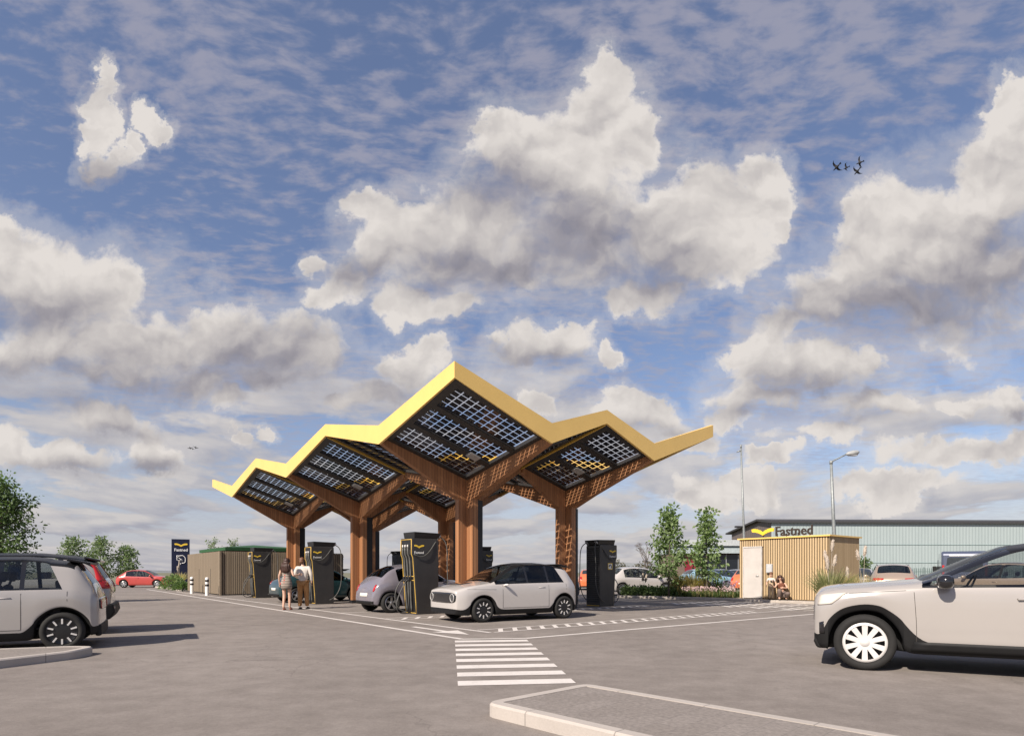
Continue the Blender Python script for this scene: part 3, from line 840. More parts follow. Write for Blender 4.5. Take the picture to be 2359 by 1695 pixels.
def seat(parent, x, y, z, s=1.0, name='seat'):
    g = MB()
    sup = lambda d: 1 / max((abs(d.x) ** 4 + abs(d.y) ** 4 + abs(d.z) ** 4) ** .25, .01) * .86
    g.ellipsoid((x - .22, y, z + .08), (.28, .25, .10), 0, 12, 8, sup)
    b = len(g.v); g.ellipsoid((0, 0, .30), (.08, .24, .32), 0, 12, 8, sup); g.ellipsoid((.02, 0, .72), (.055, .13, .10), 0, 10, 8, sup); g.tube([(0, .06, .55), (.01, .06, .7)], .01); g.tube([(0, -.06, .55), (.01, -.06, .7)], .01)
    M = Matrix.Rotation(R(14), 3, 'Y')
    for i in range(b, len(g.v)): g.v[i] = M @ g.v[i] + Vector((x, y, z + .08))
    return g.build(name, M_seat, parent)
def interior(parent, sp, xd, zf=.42, rear=True):
    L, Wd = sp['L'], sp['W']; hw = Wd / 2 - .16
    g = MB(); g.box((xd + .10, 0, sp['beltz'] - .13), (.38, 2 * hw - .03, .20), taper=.9); g.box(((xd + L - .35) / 2 + .1, 0, .36), (L - .6 - xd, 2 * hw, .04))
    g.build('dashboard', M_seat, parent, bevel=.03)
    for s in (-1, 1): seat(parent, xd + 1.10, s * .36, zf)
    if rear:
        xb = min(xd + 2.12, sp['xr'] - .12); b = MB(); b.box((xb - .27, 0, zf + .08), (.5, 2 * hw - .06, .16)); b.box((xb, 0, zf + .36), (.16, 2 * hw - .06, .46))
        for s in (-1, 1): b.box((xb + .02, s * .34, zf + .65), (.09, .24, .12))
        b.build('rear_bench', M_seat, parent, bevel=.03)
    st = MB(); cx, cz = xd + .42, sp['beltz'] - .04
    pts = [Vector((cx + .08 * math.sin(a) * 1, .36 + .18 * math.cos(a), cz + .17 * math.sin(a))) for a in [2 * math.pi * k / 20 for k in range(21)]]
    st.tube(pts, .014, 0, 6, False); st.tube([(cx - .02, .36, cz), (cx - .22, .36, cz - .08)], .03); st.box((cx, .36, cz), (.04, .3, .04)); st.build('steering_wheel', M_trim, parent)

def mirror(c, parent, x, z, sgn, m, sc=1.0, arm=True):
    p = side_pt(c, x, z, sgn, 0)
    if p is None: return
    g = MB(); q = p + Vector((-.02, sgn * .15 * sc, .05))
    g.ellipsoid(q, (.075 * sc, .115 * sc, .075 * sc), 0, 12, 8, lambda d: 1 / max((abs(d.x) ** 3 + abs(d.y) ** 3 + abs(d.z) ** 3) ** (1 / 3), .01))
    g.tube([p - Vector((0, sgn * .01, 0)), p + Vector((-.01, sgn * .06, .02)), q], [.03 * sc, .022 * sc, .02 * sc], 0, 8)
    g.build('wing_mirror', m, parent)

def place(root, sp, near_xy, wheel_at, rear_dir, side):
    """near_xy: ground point of the wheel at local x=wheel_at on local side sgn"""
    a = math.atan2(rear_dir.y, rear_dir.x); root.rotation_euler = (0, 0, a)
    yw = sp['W'] / 2 - .10
    off = Matrix.Rotation(a, 3, 'Z') @ Vector((wheel_at, side * yw, 0))
    root.location = (near_xy[0] - off.x, near_xy[1] - off.y, 0)

# ---- compact retro hatchback (two of them)
E = dict(L=3.90, W=1.752, H=1.515, xf=.74, xr=3.275, rw=.31, wroof=.60, floor=.17, sill=.13, crown=.035, beltz=.97, lip=.035, c4=.8, c7=.7,
    top=[(0, .80), (.03, .83), (.22, .895), (.55, .95), (.98, 1.005), (1.20, 1.135), (1.50, 1.325), (1.78, 1.452), (2.15, 1.495), (2.7, 1.505), (3.2, 1.47), (3.46, 1.425), (3.62, 1.245), (3.76, 1.07), (3.84, .93), (3.90, .74)],
    belt=[(0, .76), (.5, .90), (1.0, .95), (2.0, .965), (3.5, .985), (3.9, .86)],
    plan=[(0, .73), (.06, .79), (.2, .835), (.5, .865), (1.0, .876), (3.0, .876), (3.5, .855), (3.75, .81), (3.86, .76), (3.90, .70)],
    st=[1.12, 2.06, 2.11, 2.72, 2.78, 3.28, 3.34], shear=[(0, 0), (3.0, 0), (3.28, -.20), (3.46, 0.0), (3.9, 0)], under=[(0, .22), (.12, .18), (3.6, .18), (3.9, .26)])
_c = lambda x: x if x <= 3.35 else 3.35 + (x - 3.35) * .78
for _k in ('top', 'belt', 'plan', 'shear', 'under'): E[_k] = [(_c(a), b) for a, b in E[_k]]
E['L'] = _c(3.90)
def lab_E(x, k, x8):
    if k <= 2: return 'underbody'
    if k == 3: return 'sill'
    if k <= 6: return 'body'
    if k == 7:
        if x < 1.10 or x > 3.34: return 'body'
        if 2.06 < x < 2.11 or 2.72 < x < 2.78 or x > 3.28 or x < 1.12: return 'pillar' if x < 3.28 else 'body'
        return 'side_window_a' if x < 2.06 else 'side_window_b' if x < 2.72 else 'side_window_c'
    if k == 8:
        if x < .98: return 'body'
        return 'roof' if x < 3.436 else 'body'
    if x < .98: return 'body'
    if x < 1.78: return 'windscreen'
    if x < 3.436: return 'roof'
    if x < 3.67: return 'rear_window'
    return 'body'
E['labels'] = lab_E
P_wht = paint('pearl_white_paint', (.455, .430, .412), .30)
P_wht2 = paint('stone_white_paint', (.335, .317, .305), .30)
P_wht3 = paint('warm_white_paint', (.335, .312, .295), .30)
def retro_car(label, group):
    c = build_body(E, 2); r = thing('parked_car', label, 'car', group=group)
    part_of(c, 'body', 'body', P_wht, r); part_of(c, 'underbody', 'underbody', M_trim, r); part_of(c, 'sill', 'sill', M_trim, r)
    part_of(c, 'roof', 'roof', M_roofb, r)
    if 'pillar' in c.names: parts_of(c, 'pillar', 'door_pillar', M_blackgloss, r)
    part_of(c, 'windscreen', 'windscreen', G_mid, r); part_of(c, 'rear_window', 'rear_window', G_mid, r)
    for q in 'abc':
        parts_of(c, 'side_window_' + q, 'side_window', G_dark2, r)
    for s in (-1, 1):
        for x in (E['xf'], E['xr']): wheel(r, x, s * (E['W'] / 2 - .11), .31, .20, s, 'bars')
        lines = []
        for xx in (1.30, 2.745):
            lines.append([side_pt(c, xx, z, s, .0) for z in (.36, .5, .65, .8, .93)])
        lines.append([side_pt(c, x, .355, s, 0) for x in (1.30, 1.7, 2.2, 2.745)])
        lines.append([side_pt(c, 3.34 - .0 * z, z, s, 0) for z in (.80, .9, .955)])
        lines.append([side_pt(c, x, .84 - .02 * (x - .3), s, 0) for x in (.30, .5, .7, .9, 1.1)])
        gaps(c, r, lines)
        h = MB(); p0, p1 = side_pt(c, 2.42, .86, s, .002), side_pt(c, 2.62, .86, s, .002)
        if p0 and p1: h.tube([p0, p1], .010, 0, 6); h.build('door_handle', P_wht, r)
        # camera pod instead of a mirror
        p = side_pt(c, 1.36, .93, s, 0); g = MB()
        g.tube([p, p + Vector((-.01, s * .05, .01))], [.028, .02]); g.ellipsoid(p + Vector((.01, s * .085, .012)), (.055, .065, .026), 0, 12, 8); g.build('wing_mirror', M_white, r)
        for yy in (.53,): pass
    # black nose panel with round lamps
    disc_patch(c, 'nose_panel', M_blackgloss, r, (0, .625), .735, .130, lambda a, b: end_pt(c, a, b, True, .006), 36, 4.5, 4, .012)
    for s in (-1, 1):
        lm = disc_patch(c, 'headlamp', M_lens, r, (s * .585, .625), .098, .098, lambda a, b: end_pt(c, a, b, True, .014), 24, 2, 3, .01)
        rg = MB(); rg.tube([end_pt(c, s * .585 + .098 * math.cos(q), .625 + .098 * math.sin(q), True, .022) for q in [2 * math.pi * k / 24 for k in range(25)]], .007, 0, 6, False); rg.build('lamp_ring', M_rimw, lm)
    # bonnet hatch and rear panel
    patch(c, 'charge_flap', M_blackgloss, r, [(.38, -.30), (.72, -.30), (.72, .30), (.38, .30)], lambda a, b: top_pt(c, a, b, .004), (6, 8), .006)
    disc_patch(c, 'tail_panel', M_blackgloss, r, (0, .735), .66, .10, lambda a, b: end_pt(c, a, b, False, .006), 36, 4.0, 4, .012)
    for s in (-1, 1):
        disc_patch(c, 'tail_lamp', M_red, r, (s * .52, .735), .085, .085, lambda a, b: end_pt(c, a, b, False, .016), 20, 2, 3, .01)
    sp_ = MB(); sp_.hexa([(3.30, -.56, 1.455), (3.62, -.585, 1.395), (3.62, .585, 1.395), (3.30, .56, 1.455), (3.30, -.56, 1.495), (3.64, -.585, 1.425), (3.64, .585, 1.425), (3.30, .56, 1.495)]); sp_.build('spoiler', M_roofb, r, bevel=.012)
    bmp = MB(); bmp.box((3.75, 0, .30), (.09, 1.36, .20)); bmp.build('rear_bumper', M_trim, r, bevel=.03)
    interior(r, E, 1.15)
    return r, c
hcar, hc = retro_car('white compact hatchback with black roof parked in front of the main timber column', 'white retro hatchbacks')
f_, r_ = GP(1110.8, 1433), GP(1292, 1424)
rd = (r_ - f_).normalized(); place(hcar, E, f_, E['xf'], rd, -1)
lcar = dup(hcar, (0, 0, 0), 0, 'white compact hatchback with black roof cut off by the left edge of the picture')
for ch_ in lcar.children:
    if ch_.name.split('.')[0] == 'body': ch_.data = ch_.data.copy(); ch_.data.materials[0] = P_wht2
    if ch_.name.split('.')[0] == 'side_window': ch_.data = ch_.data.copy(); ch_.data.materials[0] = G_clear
ld = Vector((math.cos(R(29)), math.sin(R(29)), 0)); place(lcar, E, GP(144.5, 1497), E['xr'], ld, -1)

# ---- white crossover at the right edge
V = dict(L=4.43, W=1.86, H=1.65, xf=.60, xr=3.34, rw=.36, wroof=.66, floor=.24, sill=.14, crown=.035, beltz=1.10, lip=.085, c4=.85, c7=.6,
    top=[(0, .88), (.02, .97), (.08, 1.035), (.30, 1.075), (.75, 1.11), (1.22, 1.15), (1.45, 1.25), (1.85, 1.46), (2.15, 1.575), (2.5, 1.625), (3.2, 1.635), (3.8, 1.58), (4.10, 1.50), (4.22, 1.30), (4.32, 1.12), (4.40, 1.02), (4.43, .85)],
    belt=[(0, .90), (.3, .99), (.7, 1.04), (1.2, 1.075), (2.5, 1.085), (3.6, 1.14), (4.4, 1.02)],
    plan=[(0, .78), (.04, .85), (.12, .885), (.3, .912), (.7, .928), (3.6, .928), (4.1, .89), (4.35, .82), (4.43, .76)],
    st=[1.52, 2.62, 2.70, 3.55, 3.62], shear=[(0, 0), (4.43, 0)], under=[(0, .32), (.16, .24), (4.1, .24), (4.43, .40)])
def lab_V(x, k, x8):
    if k <= 2: return 'underbody'
    if k == 3: return 'cladding'
    if k <= 6: return 'body'
    if k == 7:
        if x < 1.22 or x > 3.62: return 'body'
        if x < 1.26: return 'pillar'
        if 2.62 < x < 2.70 or x > 3.55: return 'pillar'
        return 'side_window_a' if x < 2.62 else 'side_window_b'
    if k == 8: return 'body' if x < 1.22 else ('pillar' if x < 2.15 else 'roof')
    if x < 1.22: return 'body'
    if x < 2.15: return 'windscreen'
    if x < 4.10: return 'roof'
    if x < 4.32: return 'rear_window'
    return 'body'
V['labels'] = lab_V
def crossover():
    c = build_body(V, 2); r = thing('parked_car', 'white crossover with black wheel arches cut off by the right edge of the picture', 'car')
    part_of(c, 'body', 'body', P_wht3, r); part_of(c, 'underbody', 'underbody', M_trim, r); part_of(c, 'cladding', 'wheel_arch_cladding', M_trim, r)
    part_of(c, 'roof', 'roof', M_roofb, r); parts_of(c, 'pillar', 'door_pillar', M_blackgloss, r)
    part_of(c, 'windscreen', 'windscreen', G_suv, r); part_of(c, 'rear_window', 'rear_window', G_suv, r)
    for q in 'ab': parts_of(c, 'side_window_' + q, 'side_window', G_suv, r)
    for s in (-1, 1):
        for x in (V['xf'], V['xr']): wheel(r, x, s * (V['W'] / 2 - .13), .36, .235, s, 'ten', 40)
        ln = [[side_pt(c, 1.16 - .06 * max(0, z - .6), z, s, 0) for z in (.40, .5, .65, .8, .95, 1.02)],
              [side_pt(c, 2.66, z, s, 0) for z in (.40, .5, .65, .8, .95, 1.05)],
              [side_pt(c, x, .395, s, 0) for x in (1.16, 1.6, 2.1, 2.66)],
              [side_pt(c, x, .965 + .07 * x, s, 0) for x in (.42, .6, .8, 1.05)]]
        gaps(c, r, ln, .004)
        # lower door crease
        patch(c, 'side_skirt', M_trim, r, [(1.10, .28), (2.96, .28), (2.94, .40), (1.14, .40)], lambda a, b: side_pt(c, a, b, s, .006), (10, 3), .012)
        h = MB(); p0, p1 = side_pt(c, 2.16, .95, s, .02), side_pt(c, 2.40, .96, s, .02)
        h.tube([p0 - Vector((0, s * .02, 0)), p0, p1, p1 - Vector((0, s * .02, 0))], [.012, .017, .017, .012], 0, 8); h.build('door_handle', P_wht3, r)
        patch(c, 'headlamp', M_lampw, r, [(.055, .83), (.075, .96), (.40, 1.0), (.22, .85)], lambda a, b: side_pt(c, a, b, s, .006), (8, 5), .012)
        patch(c, 'fog_lamp_slot', M_blackgloss, r, [(.075, .46), (.075, .60), (.125, .62), (.135, .46)], lambda a, b: side_pt(c, a, b, s, .006), (4, 6), .010)
        mirror(c, r, 1.46, 1.10, s, M_blackgloss, 1.15)
    disc_patch(c, 'grille', M_blackgloss, r, (0, .70), .40, .12, lambda a, b: end_pt(c, a, b, True, .006), 30, 5, 4, .012)
    bmp = MB()
    bmp.prism([(.04, -.80, .25), (.0, -.80, .34), (.02, -.80, .42), (.20, -.80, .40), (.18, -.80, .25)], (0, 1.6, 0)); bmp.build('front_bumper_lip', M_trim, r, bevel=.03)
    patch(c, 'number_plate', M_plate, r, [(-.26, .46), (.26, .46), (.26, .57), (-.26, .57)], lambda a, b: end_pt(c, a, b, True, .006), (8, 2), .008)
    for s in (-1, 1):
        tl = patch(c, 'tail_lamp', M_red, r, [(s * .44, .95), (s * .86, .93), (s * .86, 1.09), (s * .52, 1.09)], lambda a, b: end_pt(c, a, b, False, .008), (8, 4), .014)
        patch(c, 'lamp_strip', M_red, tl, [(s * .72, 1.08), (s * .83, 1.06), (s * .66, 1.46), (s * .58, 1.44)], lambda a, b: end_pt(c, a, b, False, .008), (3, 8), .014)
        patch(c, 'rear_reflector', M_red, r, [(s * .62, .50), (s * .74, .50), (s * .74, .56), (s * .62, .56)], lambda a, b: end_pt(c, a, b, False, .06), (3, 2), .01)
    rb = MB(); rb.prism([(4.10, -.86, .28), (4.12, -.86, .62), (4.47, -.80, .62), (4.50, -.78, .45), (4.42, -.80, .30)], (0, 1.66, 0)); rb.build('rear_bumper', M_trim, r, bevel=.04)
    sl = MB(); sl.hexa([(3.95, -.60, 1.545), (4.22, -.56, 1.475), (4.22, .56, 1.475), (3.95, .60, 1.545), (3.95, -.60, 1.59), (4.24, -.56, 1.515), (4.24, .56, 1.515), (3.95, .60, 1.59)]); sl.build('spoiler', M_blackgloss, r, bevel=.012)
    for s in ():
        rl = MB(); pts = [top_pt(c, x, s * (.60), .0) + Vector((0, 0, .04)) for x in (2.3, 2.6, 3.2, 3.7, 3.95)]
        rl.tube([pts[0] - Vector((0.05, 0, .05))] + pts + [pts[-1] - Vector((-.05, 0, .05))], .014, 0, 6); rl.build('roof_rail', M_blackgloss, r)
    g = MB(); g.box((1.86, 0, 1.40), (.03, .24, .07)); g.tube([(1.88, 0, 1.41), (1.95, 0, 1.47)], .012); g.build('rear_view_mirror', M_trim, r, bevel=.01)
    interior(r, V, 1.45, .56)
    return r
G_suv = glass('crossover_glass', (.80, .81, .80), .02, .02, .45)
suv = crossover()
place(suv, V, GP(1992, 1542), V['xf'], Vector((math.cos(R(-28)), math.sin(R(-28)), 0)), -1)

suv2 = dup(suv, (0, 0, 0), 0, 'white crossover with black roof and tall red tail lamps beyond the left hatchback')
suv2.rotation_euler = (0, 0, R(29)); pr_ = Vector((-8.60, 13.43, 0)) - ld * 4.43; suv2.location = pr_
# ---- generic hatchback, used for the other cars
def hatch_spec(L=4.0, W=1.74, H=1.47, hood=.93, tail=.15, rw=.305, round_=0.0, wb=.625, dark=True, suvish=0.0):
    xf = L * .205; xr = xf + L * wb; cw = L * .27; hd = L * .46; rh = L * (.86 - tail * .4); b = .60 * H
    sp = dict(L=L, W=W, H=H, xf=xf, xr=xr, rw=rw, wroof=W / 2 - .27, floor=.19 + suvish * .06, sill=.10, crown=.035, beltz=b, lip=.04,
        top=[(0, hood * .72), (.03, hood * .80), (L * .05, hood * .90), (L * .14, hood * .98), (cw, hood * 1.05), (cw + (hd - cw) * .5, hood * 1.05 + (H - .05 - hood * 1.05) * .62), (hd, H - .06),
             (L * .58, H - .02), (L * .72, H - .04), (rh, H - .10), (rh + (L - rh) * .45, b + .22), (L * .965, b + .03), (L * .985, b - .10), (L, .58)],
        belt=[(0, hood * .74), (L * .14, hood * .92), (cw, b - .02), (L * .6, b + .01), (L * .85, b + .05), (L, b - .1)],
        plan=[(0, W * .36), (.05, W * .42), (.22, W * .47), (.6, W * .495), (L * .3, W * .5), (L * .8, W * .5), (L - .25, W * .475), (L - .06, W * .43), (L, W * .38)],
        st=[cw + .14, L * .585, L * .605, L * .80, L * .83])
    def lab(x, k, x8):
        if k <= 2: return 'underbody'
        if k <= 6: return 'body'
        if k == 7:
            if x < cw + .14 or x > L * .83: return 'body'
            if L * .585 < x < L * .605 or x > L * .80: return 'pillar' if x < L * .8 else 'body'
            return 'side_window_a' if x < L * .585 else 'side_window_b'
        if k == 8: return 'body'
        if x < cw: return 'body'
        if x < hd: return 'windscreen'
        if x < rh: return 'body'
        if x < rh + (L - rh) * .45: return 'rear_window'
        return 'body'
    sp['labels'] = lab; sp['cw'] = cw; sp['rh'] = rh; return sp
def hatch_car(label, pm, sp, lev=2, style='five', group=None, gl=None, detail=True, roof_rails=False, name='parked_car', cat='car', inner=False, lamps='tall'):
    c = build_body(sp, lev); r = thing(name, label, cat, group=group); gl = gl or G_far
    L, W_, H = sp['L'], sp['W'], sp['H']; b = sp['beltz']
    part_of(c, 'body', 'body', pm, r); part_of(c, 'underbody', 'underbody', M_trim, r)
    if 'pillar' in c.names: parts_of(c, 'pillar', 'door_pillar', M_trim, r)
    for q, nm in (('windscreen', 'windscreen'), ('rear_window', 'rear_window'), ('side_window_a', 'side_window'), ('side_window_b', 'side_window')):
        if q in c.names: parts_of(c, q, nm, gl, r)
    for s in (-1, 1):
        for x in (sp['xf'], sp['xr']): wheel(r, x, s * (W_ / 2 - .115), sp['rw'], .20, s, style, 28)
        if lamps == 'tall':
            patch(c, 'tail_lamp', M_red, r, [(s * W_ * .34, b - .14), (s * W_ * .43, b - .16), (s * W_ * .42, b + .04), (s * W_ * .35, b + .02)], lambda a, q: end_pt(c, a, q, False, .006), (4, 6), .012)
        elif lamps == 'wide':
            patch(c, 'tail_lamp', M_red, r, [(s * W_ * .22, b - .10), (s * W_ * .44, b - .12), (s * W_ * .44, b + .0), (s * W_ * .22, b - .01)], lambda a, q: end_pt(c, a, q, False, .006), (6, 4), .012)
        else:
            disc_patch(c, 'tail_lamp', M_red, r, (s * W_ * .36, b - .13), .05, .11, lambda a, q: end_pt(c, a, q, False, .006), 16, 2.4, 3, .012)
        hz = lerp_list(sp['top'], L * .05)
        patch(c, 'headlamp', M_lamp, r, [(s * W_ * .28, hz - .20), (s * W_ * .44, hz - .16), (s * W_ * .45, hz - .03), (s * W_ * .30, hz - .08)], lambda a, q: end_pt(c, a, q, True, .006), (6, 4), .012)
        if detail:
            gaps(c, r, [[side_pt(c, sp['cw'] + .08, z, s, 0) for z in (.32, .45, .6, .75, b - .03)], [side_pt(c, L * .595, z, s, 0) for z in (.32, .45, .6, .75, b - .03)], [side_pt(c, x, .32, s, 0) for x in (sp['cw'] + .08, L * .42, L * .595)]])
            h = MB(); p0, p1 = side_pt(c, L * .545, b - .12, s, .012), side_pt(c, L * .545 + .17, b - .115, s, .012)
            if p0 and p1: h.tube([p0, p1], .013, 0, 6); h.build('door_handle', pm, r)
            mirror(c, r, sp['cw'] + .24, b + .02, s, M_trim if not inner else pm, .95)
    patch(c, 'number_plate', M_plate, r, [(-.26, .50), (.26, .50), (.26, .61), (-.26, .61)], lambda a, q: end_pt(c, a, q, False, .006), (8, 2), .008)
    if detail:
        patch(c, 'grille', M_trim, r, [(-W_ * .26, .32), (W_ * .26, .32), (W_ * .24, .46), (-W_ * .24, .46)], lambda a, q: end_pt(c, a, q, True, .006), (8, 3), .01)
        patch(c, 'rear_bumper', M_trim, r, [(-W_ * .36, .27), (W_ * .36, .27), (W_ * .38, .37), (-W_ * .38, .37)], lambda a, q: end_pt(c, a, q, False, .006), (10, 3), .02)
    if inner: interior(r, sp, sp['cw'] + .12)
    if roof_rails:
        for s in (-1, 1):
            rl = MB(); pts = [top_pt(c, x, s * (sp['wroof'] - .04), .03) for x in (L * .5, L * .6, L * .7, L * .8)]
            pts = [p for p in pts if p is not None]
            rl.tube(pts, .016, 0, 6); rl.build('roof_rail', M_chrome, r)
    return r, c
# lavender city car on the far side of the front charger
F5 = hatch_spec(3.62, 1.66, 1.50, .98, .35, .315, wb=.635)
F5.update(wroof=.545, crown=.06)
F5['top'] = [(0, .70), (.04, .80), (.20, .90), (.5, .97), (.95, 1.03), (1.28, 1.26), (1.60, 1.42), (1.95, 1.47), (2.4, 1.465), (2.75, 1.42), (3.02, 1.31), (3.26, 1.10), (3.38, .98), (3.50, .84), (3.58, .66), (3.62, .48)]
F5['belt'] = [(0, .76), (.5, .88), (.95, .93), (2.2, .95), (3.1, .98), (3.62, .8)]; F5['cw'] = .95
F5['st'] = [1.08, 2.18, 2.24, 2.80, 2.86]
F5['plan'] = [(0, .56), (.06, .66), (.25, .76), (.6, .82), (1.1, .83), (2.6, .83), (3.1, .815), (3.4, .75), (3.54, .68), (3.62, .60)]
def lab_F(x, k, x8):
    if k <= 2: return 'underbody'
    if k <= 6: return 'body'
    if k == 7:
        if x < 1.08 or x > 2.86: return 'body'
        if 2.18 < x < 2.24: return 'pillar'
        if x > 2.80: return 'body'
        return 'side_window_a' if x < 2.18 else 'side_window_b'
    if k == 8: return 'body'
    if x < .95: return 'body'
    if x < 1.60: return 'windscreen'
    if x < 2.75: return 'body'
    if x < 3.26: return 'rear_window'
    return 'body'
F5['labels'] = lab_F
M_lav = paint('lavender_paint', (.205, .190, .22), .32, .15)
lav, lc = hatch_car('lavender grey small city car with rounded tail behind the charger nearest the camera', M_lav, F5, 2, 'five', gl=G_dark, inner=True, lamps='oval')
place(lav, F5, GP(900, 1411), F5['xr'], -DR, +1)
# teal car behind the couple
TE = hatch_spec(4.05, 1.75, 1.50, .95, .25)
teal, _ = hatch_car('dark teal hatchback charging behind the walking couple', paint('teal_paint', (.012, .040, .046), .35, .1), TE, 2, 'five', gl=G_dark, inner=True)
place(teal, TE, GP(683, 1388), TE['xr'], -DR, +1)
# red car far left
RD = hatch_spec(4.0, 1.72, 1.46, .92)
redc, _ = hatch_car('red hatchback parked beside the tall navy totem sign', paint('red_paint', (.46, .060, .050), .35), RD, 2, 'seven', gl=G_mid, inner=True)
place(redc, RD, GP(285.5, 1353.2), RD['xr'], Vector((-1, -.16, 0)).normalized(), +1)
# white car behind the planting
WH = hatch_spec(4.3, 1.80, 1.56, .97, rw=.325)
whc, _ = hatch_car('white hatchback parked side-on behind the flower bed and right charger', P_wht, WH, 2, 'seven', gl=G_clear, inner=True)
place(whc, WH, AT(1434, 1353, 33.5), WH['xr'], Vector((-.93, -.33, 0)).normalized(), +1)
# small far cars
HS = hatch_spec(4.1, 1.78, 1.50, .95)
far_paints = dict(orange=paint('orange_paint', (.62, .16, .06)), blue=paint('pale_blue_paint', (.22, .36, .46)), navy=paint('navy_paint', (.020, .035, .085)), silver=paint('silver_paint', (.44, .45, .46), .3, .4), beige=paint('champagne_paint', (.40, .315, .25), .3, .35))
org, _ = hatch_car('orange red hatchback showing its tail between the hut and the slim trees', far_paints['orange'], HS, 1, 'five', detail=False)
place(org, HS, AT(1690, 1352, 39), HS['xr'], Vector((-.62, -.78, 0)), -1)
def recolour(src, label, m, at, d):
    r = dup(src, (0, 0, 0), 0, label)
    for ch in r.children:
        if ch.name.split('.')[0] == 'body': ch.data = ch.data.copy(); ch.data.materials[0] = m
    place(r, HS, at, HS['xr'], d, -1); return r
recolour(org, 'orange red hatchback glimpsed between the right timber column and its charger', far_paints['orange'], AT(1335, 1352, 44), Vector((-.1, -1, 0)).normalized())
recolour(org, 'pale blue car behind the white hatchback', far_paints['blue'], AT(1575, 1345, 46), Vector((-.97, -.2, 0)).normalized())
recolour(org, 'navy car half hidden by the second slim tree', far_paints['navy'], AT(1618, 1350, 47), Vector((-.80, -.60, 0)))
recolour(org, 'navy car charging behind the white compact hatchback and right column', far_paints['navy'], GP(1338, 1384) - Vector((.5, .2, 0)), Vector((.7865, .6176, 0)))
recolour(org, 'silver car behind the right slim tree and beside the orange hatchback', far_paints['silver'], AT(1668, 1348, 50), Vector((-.55, -.83, 0)))
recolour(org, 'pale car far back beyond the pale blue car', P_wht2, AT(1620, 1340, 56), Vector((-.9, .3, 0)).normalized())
# champagne estate seen from behind and its twin seen through the crossover window
CS = hatch_spec(4.6, 1.88, 1.66, 1.0, .05, .34, suvish=1); CS['wroof'] = .64
chm, _ = hatch_car('champagne crossover seen from behind beyond the bonnet of the white crossover', far_paints['beige'], CS, 2, 'five', gl=G_mid, roof_rails=True, lamps='wide', inner=True)
place(chm, CS, AT(2108, 1380, 28.0), CS['xr'], Vector((-.47, -.88, 0)).normalized(), +1)
chm2 = dup(chm, (0, 0, 0), 0, 'champagne crossover seen through the side window of the white crossover')
place(chm2, CS, AT(2440, 1380, 24.0), CS['xr'], Vector((.35, -.93, 0)).normalized(), +1)
wh2 = recolour(org, 'white hatchback peeping out between the pampas grass and the champagne crossover', P_wht, AT(2012, 1375, 33.0), Vector((.45, .89, 0)).normalized())
# van
def van():
    r = thing('parked_van', 'slate blue panel van seen from behind beyond the white crossover', 'van')
    pm = paint('slate_van_paint', (.085, .10, .15), .3, .2); L, W_, H = 5.0, 1.96, 2.35
    b = MB()
    prof = [(0, .45), (0, .95), (.9, 1.15), (1.75, 2.0), (2.2, 2.28), (4.7, H), (4.93, H - .12), (5.0, 1.2), (5.0, .40)]
    b.prism([(x, -W_ / 2, z) for x, z in prof], (0, W_, 0)); b.build('body', pm, r, bevel=.09)
    w_ = MB(); w_.hexa([(4.985, -.80, 1.28), (5.015, -.80, 1.28), (5.015, .80, 1.28), (4.985, .80, 1.28), (4.94, -.72, 2.02), (4.972, -.72, 2.02), (4.972, .72, 2.02), (4.94, .72, 2.02)]); w_.build('rear_window', G_far, r, bevel=.01)
    br = MB(); br.box((4.965, 0, 2.13), (.05, 1.3, .09)); br.build('brake_light_bar', M_lamp, r, bevel=.01)
    for s in (-1, 1):
        t = MB(); t.box((5.0, s * .90, 1.35), (.05, .10, .55)); t.build('tail_lamp', M_red, r, bevel=.015)
        sw = MB(); sw.prism([(1.25, s * .985, 1.32), (2.15, s * .985, 1.32), (2.15, s * .985, 1.95), (1.85, s * .985, 1.95)], (0, s * .01, 0)); sw.build('side_window', G_far, r)
        for x in (.95, 4.0): wheel(r, x, s * .88, .34, .22, s, 'seven', 24)
        m = MB(); m.box((1.35, s * 1.10, 1.45), (.12, .20, .30)); m.build('wing_mirror', M_trim, r, bevel=.03)
    p = MB(); p.box((5.01, 0, .95), (.02, .52, .11)); p.build('number_plate', M_plate, r)
    bp = MB(); bp.box((5.02, 0, .50), (.10, 1.9, .20)); bp.build('rear_bumper', M_trim, r, bevel=.03)
    return r
vn = van(); vd = Vector((-.52, -.85, 0)).normalized(); va = math.atan2(vd.y, vd.x)
vn.rotation_euler = (0, 0, va); pv = AT(2222, 1380, 32.0); vn.location = (pv.x - 5.0 * vd.x, pv.y - 5.0 * vd.y, 0)
# ------------------------------------------------------------------ writing and logos
def rebase(root, base):
    root.location = base
    for ch in root.children: ch.location -= Vector(base)
def text_into(mb, body, size, O, X, Y, depth=.006, mi=0, bold=.0, align='CENTER', sx=1.0):
    cu = bpy.data.curves.new('t', 'FONT'); cu.body = body; cu.size = size; cu.align_x = align; cu.align_y = 'CENTER'; cu.extrude = depth / 2; cu.offset = bold
    cu.resolution_u = 2
    o = bpy.data.objects.new('t', cu); COL.objects.link(o)
    dg = bpy.context.evaluated_depsgraph_get(); me = bpy.data.meshes.new_from_object(o.evaluated_get(dg))
    O, X, Y = Vector(O), Vector(X).normalized(), Vector(Y).normalized(); Z = X.cross(Y)
    mb.add([O + X * v.co.x * sx + Y * v.co.y + Z * (v.co.z + depth / 2) for v in me.vertices], [list(p.vertices) for p in me.polygons], mi)
    bpy.data.objects.remove(o); bpy.data.curves.remove(cu); bpy.data.meshes.remove(me)
